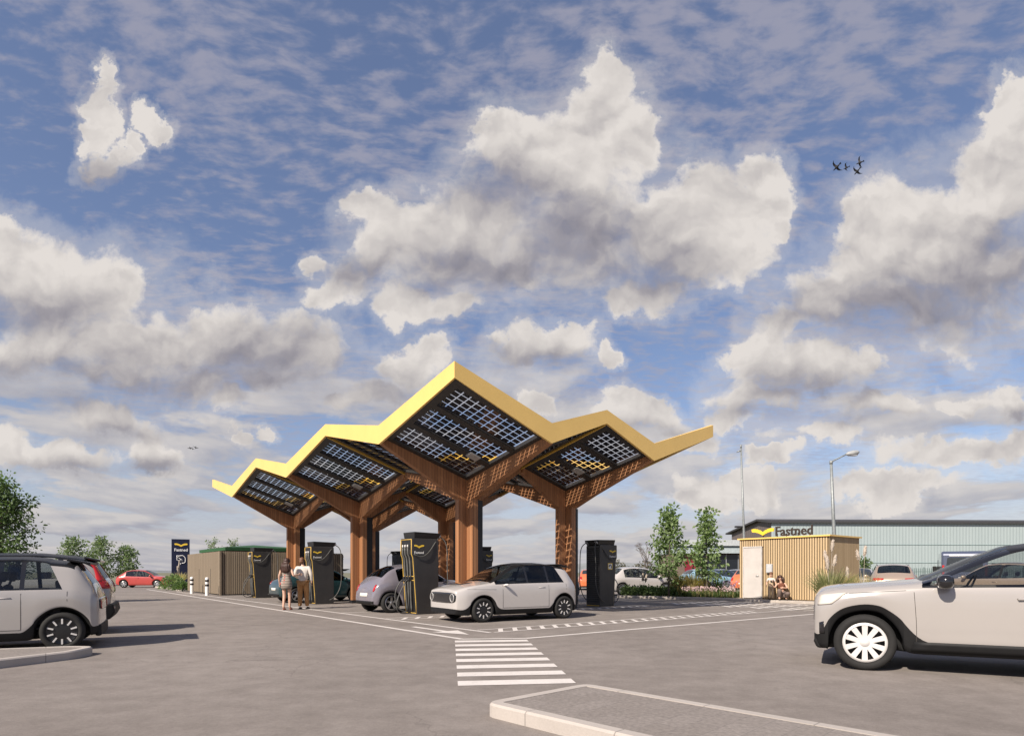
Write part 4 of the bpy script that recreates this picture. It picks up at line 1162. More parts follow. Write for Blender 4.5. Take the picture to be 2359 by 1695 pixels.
def wing_into(mb, O, X, Y, w, depth=.006, mi=0):
    """the winged chevron: two swept rows of four overlapping scales"""
    O, X, Y = Vector(O), Vector(X).normalized(), Vector(Y).normalized(); Z = X.cross(Y)
    h = w / 2
    for s in (-1, 1):
        for k in range(4):
            a0, a1 = k / 4.0, (k + 1) / 4.0 + .02
            b0 = .30 * a0 + .10 * math.sin(a0 * 3); b1 = .30 * a1 + .10 * math.sin(a1 * 3)
            th0 = .36 - .05 * a0; th1 = .36 - .05 * a1
            p = [(a0, b0 - .20), (a1, b1 - .20 + .02), (a1 + (.0 if k < 3 else .05), b1 - .20 + th1 * (1 if k < 3 else .86)), (a0 + .10, b0 - .20 + th0), (a0, b0 - .20 + th0 - .06)]
            q = [O + X * (s * x * h) + Y * (y * h - .1 * h) + Z * .001 * k for x, y in p]
            if s < 0: q = q[::-1]
            mb.prism(q, Z * depth, mi)
M_logo = mat('logo_yellow', (.85, .58, .05), .45, var=.03)
M_text = mat('sign_white', (.80, .80, .78), .5, var=.02)
M_char = mat('charger_graphite', (.037, .035, .0345), .42, var=.10, scale=3)
M_chard = mat('charger_black', (.014, .014, .015), .5, var=.12)
M_cable = mat('cable_grey', (.085, .085, .08), .6, var=.2)
M_louv = mat('louvre_black', (.012, .012, .012), .6, var=.1)

# ------------------------------------------------------------------ chargers
def sag(a, b, drop, n=14):
    a, b = Vector(a), Vector(b)
    return [a.lerp(b, t) - Vector((0, 0, drop * 4 * t * (1 - t))) for t in [k / n for k in range(n + 1)]]
def bez(p0, p1, p2, p3, n=16):
    p0, p1, p2, p3 = map(Vector, (p0, p1, p2, p3))
    return [p0 * (1 - t) ** 3 + p1 * 3 * t * (1 - t) ** 2 + p2 * 3 * t * t * (1 - t) + p3 * t ** 3 for t in [k / n for k in range(n + 1)]]
def make_charger(label):
    """local x: towards the back (away from the cable face), cable face at x=0, y across, width .70"""
    r = thing('car_charger', label, 'car charger', group='fast chargers under the canopy')
    D, Wc, Hc = .92, .70, 2.28
    b = MB(); prof = [(.17, 0), (.15, .35), (.045, 1.70), (0, 1.80), (0, Hc), (D - .04, Hc), (D, Hc - .05), (D, 0)]
    b.prism([(x, 0, z) for x, z in prof], (0, Wc, 0)); b.build('cabinet', M_char, r, bevel=.018)
    for s_ in (0, 1):                                   # lower side skin set back behind the head
        y = -.004 if s_ == 0 else Wc + .004
    cp = MB(); cp.hexa([(.10, .04, Hc), (.93, .04, Hc), (.93, Wc - .04, Hc), (.10, Wc - .04, Hc), (.08, .0, Hc + .19), (1.02, .0, Hc + .17), (1.02, Wc, Hc + .17), (.08, Wc, Hc + .19)])
    cp.build('top_canopy', M_chard, r, bevel=.015)
    for y in (.10, Wc - .10):
        h = MB(); h.hexa([(.86, y - .05, Hc + .01), (1.0, y - .05, Hc + .03), (1.0, y + .05, Hc + .03), (.86, y + .05, Hc + .01), (.84, y - .05, Hc + .09), (1.06, y - .05, Hc + .12), (1.06, y + .05, Hc + .12), (.84, y + .05, Hc + .09)])
        h.build('cable_arm', M_grey, r, bevel=.01)
    # the yellow edged cable face
    fx = lambda z: (.17 if z <= 0 else .17 + (.15 - .17) * z / .35 if z < .35 else .15 + (.045 - .15) * (z - .35) / 1.35 if z < 1.70 else max(.045 - .045 * (z - 1.7) / .1, 0)) - .006
    yl = MB(); e = .025
    for y in (e, Wc - e): yl.tube([(fx(z), y, z) for z in (.04, .35, .8, 1.25, 1.70, 1.80, 2.24)], .0115, 0, 6)
    for z in (.04, 1.02, 1.14, 2.24): yl.tube([(fx(z), e, z), (fx(z), Wc - e, z)], .0105, 0, 6)
    yl.build('cable_frame', M_yeld, r)
    bk = MB(); zz = (.06, .35, .8, 1.25, 1.70, 1.79, 2.22)
    for z0, z1 in zip(zz, zz[1:]): bk.add([(fx(z0) + .003, .05, z0), (fx(z0) + .003, Wc - .05, z0), (fx(z1) + .003, Wc - .05, z1), (fx(z1) + .003, .05, z1)], [(0, 1, 2, 3)])
    bk.build('face_panel', M_chard, r)
    # three hanging cables with white plugs and a holster
    for y in (.20, .35, .50):
        pl = MB(); pl.box((fx(2.05) - .03, y, 2.05), (.04, .042, .075)); pl.build('plug', M_white, r, bevel=.012)
        c = MB(); pts = [(fx(z) - .035 - .02 * math.sin(z * 3), y + .02 * math.sin(z * 2.3 + y * 9), z) for z in [2.0 - .1 * k for k in range(20)]]
        c.tube(pts, .030, 0, 8); c.build('cable', M_cable, r)
    hl = MB()
    for y in (.20, .35, .50): hl.box((fx(1.08) - .05, y, 1.07), (.11, .09, .12)); hl.tube([(fx(1.0) - .08, y, 1.05), (fx(1.0) - .17, y + .03, 1.0)], .03)
    hl.build('plug_holster', M_chard, r, bevel=.01)
    lp = MB(); lp.tube(bez((fx(1.0) - .17, .53, 1.0), (-.42, .60, .6), (-.22, .62, .03), (fx(.1) - .02, .50, .07)), .017, 0, 6)
    lp.tube(bez((fx(1.0) - .17, .23, 1.0), (-.55, .2, .3), (-.45, .3, -.08), (fx(.05) - .02, .36, .06)), .017, 0, 6); lp.build('cable_loop', M_cable, r)
    for y, nm in ((-.012, 0), (Wc + .012, 1)):
        c = MB(); yo = -.05 if nm == 0 else .05
        c.tube(bez((.98, y + (.08 if nm == 0 else -.08), Hc + .06), (.68, y + yo, 2.12), (.48, y + yo, 1.52), (.05, y + yo * .4, 1.80), 18), .015, 0, 6)
        c.build('charging_cable', M_cable, r)
        c = MB(); c.tube(bez((1.02, y + (.08 if nm == 0 else -.08), Hc + .06), (1.30, y, 2.2), (1.16, y + yo, 1.9), (1.20, y + yo, 1.2), 12)[:-1] + bez((1.20, y + yo, 1.2), (1.24, y + yo, .6), (1.0, y + yo, .25), (.72, y + yo, .16), 12), .016, 0, 6)
        c.build('charging_cable', M_cable, r)
    # logos on both broad sides
    for s_ in (0, 1):
        X = Vector((1, 0, 0)) if s_ == 0 else Vector((-1, 0, 0)); y = -.001 if s_ == 0 else Wc + .001
        g = MB(); wing_into(g, (.24, y, 2.03), X, UP, .32, .004, 0); g.build('wing_emblem', M_logo, r, recalc=False)
        g = MB(); text_into(g, 'Fastned', .105, (.24, y, 1.85), X, UP, .004, 0, .0015); g.build('lettering', M_text, r, recalc=False)
    lv = MB()
    for k in range(26): z = .18 + k * .078; lv.hexa([(D + .001, .05, z), (D + .016, .05, z - .02), (D + .016, Wc - .05, z - .02), (D + .001, Wc - .05, z), (D + .001, .05, z + .03), (D + .004, .05, z + .03), (D + .004, Wc - .05, z + .03), (D + .001, Wc - .05, z + .03)])
    lv.build('vent_louvres', M_louv, r)
    kk = MB(); kk.box((D + .004, Wc / 2, .03), (.016, Wc - .04, .03)); kk.build('edge_trim', M_yeld, r)
    return r
K0 = GP(960.7, 1415)
ch = make_charger('graphite charger with yellow edged cable face beside the nose of the white compact hatchback')
# the lower end of the cable face is set back .17 from the head, so the root sits .17 towards the left
def put_charger(o, K, flip=False):
    if not flip: o.location = K - DR * .17; o.rotation_euler = (0, 0, ANG)
    else: o.location = K + DR * .92 + DL * .70; o.rotation_euler = (0, 0, ANG + math.pi)
put_charger(ch, K0)
STEP = 2 * UY
c2 = dup(ch, (0, 0, 0), 0, 'graphite charger with yellow edged cable face right beside the walking couple'); put_charger(c2, GP(727, 1391.5))
c3 = dup(ch, (0, 0, 0), 0, 'graphite charger with yellow edged cable face in front of the slatted enclosure'); put_charger(c3, GP(589.6, 1376.7))
KD = GP(1381.8, 1396.7)
c4 = dup(ch, (0, 0, 0), 0, 'black charger with louvred back and yellow sticker at the right timber column'); put_charger(c4, KD, True)
c5 = dup(ch, (0, 0, 0), 0, 'charger half hidden behind the front column above the roof of the white compact hatchback'); put_charger(c5, KD + DL * STEP, True)
c6 = dup(ch, (0, 0, 0), 0, 'distant charger whose top shows above the lavender city car'); put_charger(c6, KD + DL * STEP * 2, True)
# yellow sticker on the broad side that faces the camera (local y = Wc side for the turned charger)
st = MB(); q = lambda x, z, d: (x, .70 + d, z)
st.prism([q(.25, 1.36, .001), q(.49, 1.36, .001), q(.49, 1.60, .001), q(.25, 1.60, .001)], (0, .003, 0), 0)
st.prism([q(.275, 1.385, .0045), q(.465, 1.385, .0045), q(.465, 1.575, .0045), q(.275, 1.575, .0045)], (0, .002, 0), 1)
st.tube([q(.31, 1.41, .010), q(.31, 1.47, .010), q(.34, 1.53, .010), q(.38, 1.54, .010), q(.42, 1.50, .010)], .014, 2, 6); st.ellipsoid(q(.425, 1.49, .010), (.03, .006, .035), 2, 8, 6)
st.build('sticker', [M_logo, M_text, M_chard], c4)

# ------------------------------------------------------------------ totem sign
ts = thing('totem_sign', 'tall navy totem sign with yellow wing logo and white car outline', 'sign')
M_navy = mat('navy_sign', (.010, .013, .038), .35, var=.08)
pT = AT(395, 1300, 48); qT = AT(437, 1300, 48.6)
ex_ = (qT - pT); ex_.z = 0; wT = ex_.length; ex_.normalize(); nT = Vector((ex_.y, -ex_.x, 0)); oT = Vector((pT.x, pT.y, 0))
b = MB(); b.prism([oT, oT + ex_ * wT, oT + ex_ * wT + UP * 3.82, oT + UP * 3.82], -nT * .30); b.build('panel', M_navy, ts, bevel=.01)
P = lambda x, z: oT + ex_ * (x * wT) + UP * z + nT * .002
g = MB(); wing_into(g, P(.52, 3.36), ex_, UP, wT * .68, .012, 0); g.build('wing_emblem', M_logo, ts, recalc=False)
g = MB(); text_into(g, 'Fastned', .31, P(.52, 2.98), ex_, UP, .012, 0, .006, sx=.98); g.build('lettering', M_text, ts, recalc=False)
ic = MB()
for pts in ([(.40, 2.55), (.30, 2.55), (.30, 2.20), (.36, 2.16), (.62, 2.16)], [(.34, 2.40), (.40, 2.52), (.60, 2.56), (.68, 2.50), (.76, 2.36), (.76, 2.08), (.70, 1.98), (.56, 1.95)], [(.40, 2.34), (.48, 2.34)], [(.46, 2.25), (.58, 2.25)]):
    ic.tube([P(x, z) + nT * .01 for x, z in pts], .026, 0, 6)
ic.ellipsoid(P(.48, 1.90) + nT * .005, (.055, .02, .055), 0, 10, 6); ic.build('charging_symbol', M_text, ts)

rebase(ts, oT)

# ------------------------------------------------------------------ slatted enclosure with green roof behind
M_slat = planks('weathered_slats', (.20, .155, .105), (.29, .232, .165), .11, 'X', .75, dark=.32, grain=True, gw=.14)
M_slaty = planks('weathered_slats_side', (.20, .155, .105), (.29, .232, .165), .11, 'X', .75, dark=.22, grain=True, gw=.2)
en = thing('slatted_enclosure', 'brown slatted timber enclosure behind the two striped bollards', 'enclosure', GP(508, 1371), ANG)
HE = 2.40
def slat_wall(name, L, parent, M, ml, step=.11, w=.085, d=.035, h=HE):
    """wall of upright slats on rails along local x"""
    m = MB(); n = int(L / step)
    for i in range(n):
        m.box((i * step + w / 2, 0, h / 2 + .03), (w, d, h - .06))
    for z in (.25, h * .5, h - .2): m.box((L / 2, .045, z), (L, .05, .08))
    m.box((L / 2, .09, h / 2), (L, .02, h - .1), 1)
    o = m.build(name, [ml, mat('enclosure_lining', (.07, .055, .04), .9)], parent); o.matrix_local = M; return o
slat_wall('front_wall', 7.0, en, Matrix.Identity(4), M_slat)
lw = slat_wall('side_wall', 8.5, en, Matrix.Translation((0, 8.5, 0)) @ Matrix.Rotation(-math.pi / 2, 4, 'Z'), M_slaty)
for x in (-.03,):
    p_ = MB(); p_.box((-.02, -.02, HE / 2), (.10, .10, HE)); p_.build('corner_post', mat('slat_post', (.24, .19, .135), .7), en)
dj = MB()
for yy in (2.2, 5.1): dj.box((-.022, yy, .75), (.012, .05, 1.4))
dj.build('door_joint', M_gline, en)
M_green = mat('green_roofing', (.022, .085, .028), .7, var=.15)
gr = thing('equipment_building', 'low building with a dark green roof inside the slatted enclosure', 'building', GP(508, 1371), ANG)
b = MB(); b.box((3.0, 4.6, 1.25), (4.0, 5.4, 2.5)); b.build('wall', mat('render_grey', (.2, .2, .18), .8), gr)
b = MB(); b.hexa([(.55, 1.3, 2.50), (5.5, 1.3, 2.50), (5.5, 7.9, 2.50), (.55, 7.9, 2.50), (.55, 1.3, 2.68), (5.5, 1.3, 2.68), (5.5, 7.9, 2.68), (.55, 7.9, 2.68)])
b.add([(.55, 1.3, 2.684), (5.5, 1.3, 2.684), (5.5, 7.9, 2.684), (.55, 7.9, 2.684), (3.0, 4.6, 2.96)], [(0, 1, 4), (1, 2, 4), (2, 3, 4), (3, 0, 4)]); b.build('roof', M_green, gr)
cb = thing('grey_cabinet', 'plain grey equipment cabinet behind the charger beside the couple', 'cabinet', AT(768, 1350, 40) - Vector((0, 0, 0)))
cb.location.z = 0
b = MB(); b.box((.24, .25, 1.05), (.48, .5, 2.10)); b.build('cabinet_body', mat('grey_cabinet_paint', (.22, .20, .18), .6), cb, bevel=.02)
b = MB(); b.box((.24, .25, 2.12), (.54, .56, .05)); b.build('lid', M_black, cb)

# ------------------------------------------------------------------ bollards
def bollard(label, at):
    r = thing('bollard', label, 'bollard', at, group='striped bollards by the enclosure')
    b = MB(); b.lathe([(.095, 0), (.095, .92), (.085, .96), (.05, .985), (0, .99)], 20); b.build('post', M_white, r)
    for z in (.50, .74):
        k = MB(); k.lathe([(.094, z), (.099, z + .004), (.099, z + .116), (.094, z + .12)], 20); k.build('band', M_black, r)
    return r
bo = bollard('white bollard with two black bands nearer the enclosure corner', GP(477, 1371.5))
dup(bo, GP(442, 1366.9), 0, 'white bollard with two black bands nearer the totem sign')

# ------------------------------------------------------------------ hut with pale slats
A_ = Vector((10.18, 27.8, 0))
hut = thing('timber_hut', 'pale slatted timber hut with yellow roof edge and grey door', 'hut', A_, ANG - math.pi / 2)   # local x runs along -DL, local y along DR
M_pale = planks('pale_boards', (.44, .315, .17), (.55, .41, .245), .105, 'X', .7, dark=.30, grain=True, gw=.22)
LH, DH, HH, ZH = 3.93, 2.75, 2.60, .10
b = MB(); b.box((LH / 2, DH / 2, ZH + HH / 2), (LH - .09, DH - .09, HH)); b.build('wall', mat('hut_lining', (.16, .11, .06), .8), hut)
def boards(name, L, M, h=HH, skip=None):
    m = MB(); n = int(L / .105)
    for i in range(n):
        x = i * .105 + .04
        z0 = ZH + .03
        if skip and skip[0] < x < skip[1]: z0 = skip[2]
        m.box((x, 0, (z0 + ZH + h) / 2), (.072, .03, ZH + h - z0))
    o = m.build(name, M_pale, hut); o.matrix_local = M
DX0, DX1 = .18, 1.06
boards('front_cladding', LH, Matrix.Translation((0, .012, 0)), skip=(DX0 - .03, DX1 + .05, ZH + 2.28))
boards('side_cladding', DH, Matrix.Translation((LH - .012, 0, 0)) @ Matrix.Rotation(math.pi / 2, 4, 'Z'))
boards('side_cladding', DH, Matrix.Translation((.012, 0, 0)) @ Matrix.Rotation(math.pi / 2, 4, 'Z'))
b = MB(); b.box((LH / 2, DH / 2, ZH + HH + .03), (LH + .14, DH + .14, .06)); b.build('roof_edge', M_yel, hut)
d_ = MB(); d_.box(((DX0 + DX1) / 2, .018, ZH + 1.13), (DX1 - DX0 - .06, .05, 2.20)); dr = d_.build('door', mat('pale_door', (.52, .485, .455), .55, var=.06, scale=2), hut, bevel=.006)
f_ = MB()
for x in (DX0 + .01, DX1 - .01): f_.box((x, .012, ZH + 1.14), (.05, .075, 2.26))
f_.box(((DX0 + DX1) / 2, .012, ZH + 2.265), (DX1 - DX0 + .03, .076, .05)); f_.build('door_frame', mat('door_frame_grey', (.5, .48, .46), .5), hut)
h_ = MB(); h_.tube([(DX1 - .14, -.02, ZH + 1.0), (DX1 - .14, -.05, ZH + 1.0), (DX1 - .26, -.05, ZH + 1.0)], .010); h_.build('door_handle', M_chrome, dr)
wb = thing('wall_box', 'small pale grey box fixed to the hut wall beside the door', 'box', A_ - DL * 1.46 - DR * .03, ANG - math.pi / 2)
b = MB(); b.box((0, -.05, 1.42), (.27, .10, .38)); b.build('casing', mat('wall_box_grey', (.46, .47, .48), .4), wb, bevel=.02)
b = MB(); b.box((0, -.104, 1.42), (.21, .008, .31)); b.build('cover', mat('wall_box_cover', (.52, .53, .54), .4), wb, bevel=.002)
lg = thing('roof_logo_sign', 'yellow wing and dark Fastned letters standing on the hut roof', 'sign', A_ + UP * (ZH + HH + .065), ANG - math.pi / 2)
g = MB(); wing_into(g, (1.07, .10, .235), (1, 0, 0), UP, .98, .05, 0); g.build('wing_emblem', M_logo, lg, recalc=False)
g = MB(); text_into(g, 'Fastned', .57, (2.44, .10, .21), (1, 0, 0), UP, .05, 0, .010, sx=.93); g.build('lettering', mat('letter_brown', (.040, .028, .022), .5), lg, recalc=False)
s_ = MB()
for x in (1.07, 1.7, 2.1, 2.6, 3.1): s_.box((x, .13, .06), (.03, .03, .16))
s_.build('sign_bracket', M_black, lg)
# paved step round the hut
pav = MB()
z_ = .096
def Q(x, y): p = A_ - DL * x + DR * y; return Vector((p.x, p.y, 0))
island('kerb_apron', 'low kerbed apron under the pale timber hut', [Q(-.1, -.75), Q(4.4, -.75), Q(4.4, 3.2), Q(-.1, 3.2)], .10, .12, M_kerb)['category'] = 'kerb apron'

# ------------------------------------------------------------------ buildings behind
def corr(name, ca, cb, per, axis='X'):
    m = bpy.data.materials.new(name); m.use_nodes = True; nt = m.node_tree; n = N(nt); b = nt.nodes['Principled BSDF']
    sp = n.new('ShaderNodeSeparateXYZ'); tcx = n.new('ShaderNodeTexCoord'); nt.links.new(tcx.outputs['Object'], sp.inputs[0])
    u = n.math('DIVIDE', sp.outputs[0 if axis == 'X' else 1], per)
    tri = n.math('PINGPONG', u, .5); ns = n.noise(n.vec('MULTIPLY', tcx.outputs['Object'], (.9, .9, .22)), 1.3, 5, .65)
    f = n.math('ADD', n.math('MULTIPLY', n.smooth(tri, .15, .30), .28), n.math('MULTIPLY', ns.outputs[0], .7))
    n.put(b.inputs['Base Color'], n.mix(f, (*ca, 1), (*cb, 1))); b.inputs['Roughness'].default_value = .55
    bp = n.new('ShaderNodeBump'); bp.inputs['Strength'].default_value = .4; bp.inputs['Distance'].default_value = .04
    n.put(bp.inputs['Height'], n.smooth(tri, .15, .30)); nt.links.new(bp.outputs[0], b.inputs['Normal']); MATS[name] = m; return m
M_wh = corr('pale_green_cladding', (.30, .365, .37), (.40, .465, .47), .40)
M_gab = corr('brown_cladding', (.115, .095, .090), (.15, .125, .118), .6, 'Y')
wp = AT(1777, 1317, 75); wp.z = 0
wh = thing('warehouse', 'long pale green corrugated warehouse with dark roof edge and brown gable', 'warehouse', wp, R(2.6))
b = MB(); b.add([(0, 0, 0), (75, 0, 0), (75, 0, 7.25), (0, 0, 7.25)], [(0, 1, 2, 3)]); b.build('wall', M_wh, wh)
b = MB(); b.prism([(0, .05, 0), (0, 12, 0), (0, 12, 6.6), (0, 3.0, 7.75), (0, .05, 7.3)], (.3, 0, 0)); b.build('gable_wall', M_gab, wh)
b = MB(); b.prism([(-.5, -.35, 7.42), (-.5, 3.0, 7.90), (-.5, 13, 6.75), (-.5, 13, 6.55), (-.5, 3.0, 7.66), (-.5, -.35, 7.18)], (76, 0, 0)); b.build('roof', mat('dark_roof_edge', (.045, .045, .048), .7), wh)
b = MB()
for z in (2.4, 4.6): b.box((37.5, -.03, z), (75, .05, .05))
b.build('cladding_rail', mat('rail_grey_green', (.25, .34, .34), .6), wh)
lo = thing('low_shop_building', 'low grey building with banded roof, red panel and dark glazing behind the slim trees', 'building', Vector((AT(1552, 1317, 66).x, 66, 0)), R(2))
b = MB(); b.box((4.2, 3, 1.6), (8.4, 5.9, 3.2)); b.build('wall', mat('shop_brown', (.15, .115, .09), .8), lo)
for (z, h, o_, m) in ((4.35, .62, .5, mat('roof_light_grey', (.42, .45, .46), .5)), (3.92, .20, .2, mat('band_dark_grey', (.12, .14, .15), .5)), (3.52, .55, .7, mat('band_pale_green', (.36, .42, .43), .5))):
    k = MB(); k.box((4.2, 3 - o_ / 2, z), (8.6, 6 + o_, h)); k.build('roof_band', m, lo)
b = MB(); b.box((1.75, -.06, 1.6), (1.15, .10, 3.15)); b.build('red_panel', mat('dark_red_cladding', (.20, .015, .028), .5), lo)
b = MB(); b.box((5.6, -.05, 1.75), (5.2, .08, 2.7)); b.build('glazing', mat('shop_glass', (.012, .016, .022), .12, var=.1), lo)
b = MB()
for k in range(5): b.box((3.0 + k * 1.3, -.11, 1.75), (.06, .03, 2.72))
b.build('glazing_bar', M_grey, lo)
# palisade fence
fn = thing('palisade_fence', 'grey green palisade fence in front of the warehouse', 'fence', Vector((AT(1975, 1317, 56).x, 56, 0)), R(2))
b = MB()
for k in range(110):
    x = k * .17; b.add([(x, 0, .1), (x + .075, 0, .1), (x + .075, 0, 1.55), (x + .0375, 0, 1.68), (x, 0, 1.55), (x, .012, .1), (x + .075, .012, .1), (x + .075, .012, 1.55), (x + .0375, .012, 1.68), (x, .012, 1.55)],
          [(0, 1, 2, 3, 4), (9, 8, 7, 6, 5), (0, 5, 6, 1), (1, 6, 7, 2), (2, 7, 8, 3), (3, 8, 9, 4), (4, 9, 5, 0)])
for z in (.45, 1.3): b.box((9.3, .03, z), (18.7, .03, .05))
b.build('pales', mat('fence_green', (.12, .17, .16), .6), fn, recalc=False)
for k in range(7):
    p = MB(); p.box((k * 3.1, .07, .85), (.07, .06, 1.7)); p.build('post', mat('fence_post_green', (.10, .14, .13), .6), fn)

# ------------------------------------------------------------------ lamp posts
M_galv = mat('galvanised_steel', (.26, .28, .28), .5, .35, var=.15)
lp1 = thing('street_lamp', 'slim straight lamp post with a short head rising behind the hut', 'street lamp', Vector((AT(1718, 1317, 50).x, 50, 0)))
t0 = Vector((AT(1707, 1032, 50).x - lp1.location.x, 0, AT(1707, 1032, 50).z)); b = MB()
b.tube([(0, 0, 0), (t0.x * .12, 0, 1.4), (t0.x * .5, 0, 5.5), (t0.x, 0, t0.z)], [.13, .10, .085, .065], 0, 10); b.build('pole', M_galv, lp1)
b = MB(); b.tube([t0 + Vector((.02, 0, -.25)), t0 + Vector((-.12, 0, -.22)), t0 + Vector((-.34, 0, -.32))], [.06, .07, .035]); b.tube([t0, t0 + Vector((0, 0, .28))], .07); b.build('lamp_head', M_galv, lp1)
b = MB(); p = Vector((t0.x * .25, 0, AT(1700, 1213, 50).z)); b.tube([p, p + Vector((-.55, 0, 0)), ], [.04, .05]); b.box(p + Vector((-.55, 0, .0)), (.42, .3, .13)); b.build('camera_bracket', M_black, lp1)
lp2 = thing('street_lamp', 'curved arm street lamp with a long cobra head above the hut roof', 'street lamp', Vector((AT(1926, 1317, 42).x, 42, 0)))
e1 = AT(1914.6, 1065, 42) - Vector((lp2.location.x, 42, 0)); e2 = AT(1938, 1052, 42) - Vector((lp2.location.x, 42, 0)); e3 = AT(1950, 1046, 42) - Vector((lp2.location.x, 42, 0)); e4 = AT(1979, 1041, 42) - Vector((lp2.location.x, 42, 0))
b = MB(); b.tube([(0, 0, 0), (e1.x * .1, 0, 2), (e1.x * .55, 0, 5), (e1.x, 0, e1.z)], [.16, .13, .11, .085], 0, 10); b.build('pole', M_galv, lp2)
b = MB(); b.tube([e1 + Vector((0, 0, -.05)), e1 + Vector((.15, 0, .12)), e2, e3], [.055, .05, .045, .045]); b.tube([e1 + Vector((0, 0, -.1)), e1 + Vector((0, 0, .12))], .11); b.build('arm', M_galv, lp2)
b = MB(); dv = (e4 - e3); b.tube([e3 - dv * .05, e3 + dv * .15, e3 + dv * .5, e3 + dv * .85, e4], [.05, .15, .19, .16, .06], 0, 12); b.build('lamp_head', mat('lamp_head_grey', (.33, .34, .34), .5), lp2)
b = MB(); b.ellipsoid(e3 + dv * .52 - Vector((0, 0, .13)), (.34, .13, .09), 0, 12, 8); b.build('lamp_lens', M_lamp, lp2)
# ------------------------------------------------------------------ vegetation
rnd = random.Random(11)
def leaf_mat(name, ca, cb, tr=.35):
    m = bpy.data.materials.new(name); m.use_nodes = True; nt = m.node_tree; n = N(nt); b = nt.nodes['Principled BSDF']
    gi = n.new('ShaderNodeNewGeometry'); tcx = n.new('ShaderNodeTexCoord')
    ns = n.noise(tcx.outputs['Object'], 2.2, 3, .6)
    f = n.math('ADD', n.math('MULTIPLY', gi.outputs['Random Per Island'], .65), n.math('MULTIPLY', ns.outputs[0], .45))
    n.put(b.inputs['Base Color'], n.mix(f, (*ca, 1), (*cb, 1))); b.inputs['Roughness'].default_value = .5
    t = n.new('ShaderNodeBsdfTranslucent'); n.put(t.inputs[0], n.mix(f, (ca[0] * 1.3, ca[1] * 1.5, ca[2] * .8, 1), (cb[0] * 1.3, cb[1] * 1.5, cb[2] * .8, 1)))
    mx = n.new('ShaderNodeMixShader'); mx.inputs[0].default_value = tr
    nt.links.new(b.outputs[0], mx.inputs[1]); nt.links.new(t.outputs[0], mx.inputs[2])
    nt.links.new(mx.outputs[0], nt.nodes['Material Output'].inputs[0]); MATS[name] = m; return m
M_leaf = leaf_mat('leaf_green', (.085, .145, .045), (.24, .32, .135))
M_leafp = leaf_mat('leaf_pale_green', (.10, .155, .07), (.24, .30, .155))
M_leafd = leaf_mat('leaf_dark_green', (.050, .095, .034), (.16, .23, .085))
M_bark = mat('bark', (.10, .082, .066), .9, var=.3, scale=20, bump=.5, bscale=50)
def rv(r=rnd):
    while True:
        v = Vector((r.uniform(-1, 1), r.uniform(-1, 1), r.uniform(-1, 1)))
        if .05 < v.length < 1: return v
def leaf(mb, p, d, s, mi=0):
    d = d.normalized(); w = d.cross(rv()).normalized(); nn = d.cross(w)
    mb.add([p, p + d * s * .5 + w * s * .30 + nn * s * .06, p + d * s, p + d * s * .5 - w * s * .30 + nn * s * .06], [(0, 1, 2, 3)], mi)
def tree(name, label, at, h, crown, nleaf, lsize, mleaf, trunk_r=.05, trunk_h=None, group=None, nb=26, seed=1, clump=.30, cat='tree'):
    """crown(t)->radius for t in 0..1 between crown bottom and top"""
    r = random.Random(seed); root = thing(name, label, cat, at, 0, group)
    z0 = trunk_h or h * .25
    tk = MB(); top = Vector((r.uniform(-.1, .1), r.uniform(-.1, .1), h * .93))
    tp = [Vector((0, 0, -.05)), Vector((r.uniform(-.03, .03), r.uniform(-.03, .03), z0)), Vector((r.uniform(-.08, .08), r.uniform(-.08, .08), (z0 + h) / 2)), top]
    tk.tube(tp, [trunk_r * 1.25, trunk_r, trunk_r * .6, trunk_r * .15], 0, 8)
    cr = MB(); ends = []
    for i in range(nb):
        t = (i + r.random()) / nb; z = z0 + (h - z0) * t * .95
        b0 = tp[1].lerp(tp[2], min(t * 2, 1)) if t < .5 else tp[2].lerp(tp[3], (t - .5) * 2)
        a = i * 2.4 + r.uniform(-.5, .5); rad = crown(t) * r.uniform(.55, 1.05)
        e = Vector((math.cos(a) * rad, math.sin(a) * rad, min(z + rad * r.uniform(.1, .55), h)))
        m_ = b0.lerp(e, .5) + Vector((0, 0, -.05 * rad))
        tk.tube([b0, m_, e], [trunk_r * .30, trunk_r * .2, trunk_r * .07], 0, 5, False)
        ends += [(e, 1.0), (m_.lerp(e, .4), .9), (m_, .7)]
    for k in range(nleaf):
        e, w = r.choice(ends); c = clump * w * (.6 + .8 * r.random())
        p = e + rv(r) * c
        dn = (p - e); d = dn.normalized() + Vector((0, 0, -.25)) + rv(r) * .7
        leaf(cr, p, d, lsize * r.uniform(.65, 1.25), 0)
    tk.build('trunk', M_bark, root); cr.build('crown', mleaf, root, recalc=False); return root
cone = lambda R0: (lambda t: R0 * (1 - .80 * t) * (.55 + .45 * min(1, t * 6)))
tree('slim_tree', 'slim young tree nearer the charger, left of the two in the flower bed', Vector((AT(1541, 1340, 29.3).x, 29.3, .1)), 4.25, cone(1.22), 1850, .185, M_leaf, .045, .75, 'slim young trees in the flower bed', 30, 3, .23)
tree('slim_tree', 'slim young tree nearer the hut, right of the two in the flower bed', Vector((AT(1630, 1340, 29.0).x, 29.0, .1)), 4.10, cone(1.12), 1550, .185, M_leaf, .045, .75, 'slim young trees in the flower bed', 27, 8, .23)
rndc = lambda R0: (lambda t: R0 * math.sqrt(max(1 - (2 * t - .9) ** 2 * .85, .05)))
tree('leafy_tree', 'tall dense green tree rising above the white compact hatchback at the left edge', Vector((AT(-4, 1300, 24).x, 24, 0)), 4.95, rndc(1.12), 7600, .14, M_leafd, .10, .5, None, 60, 5, .36)
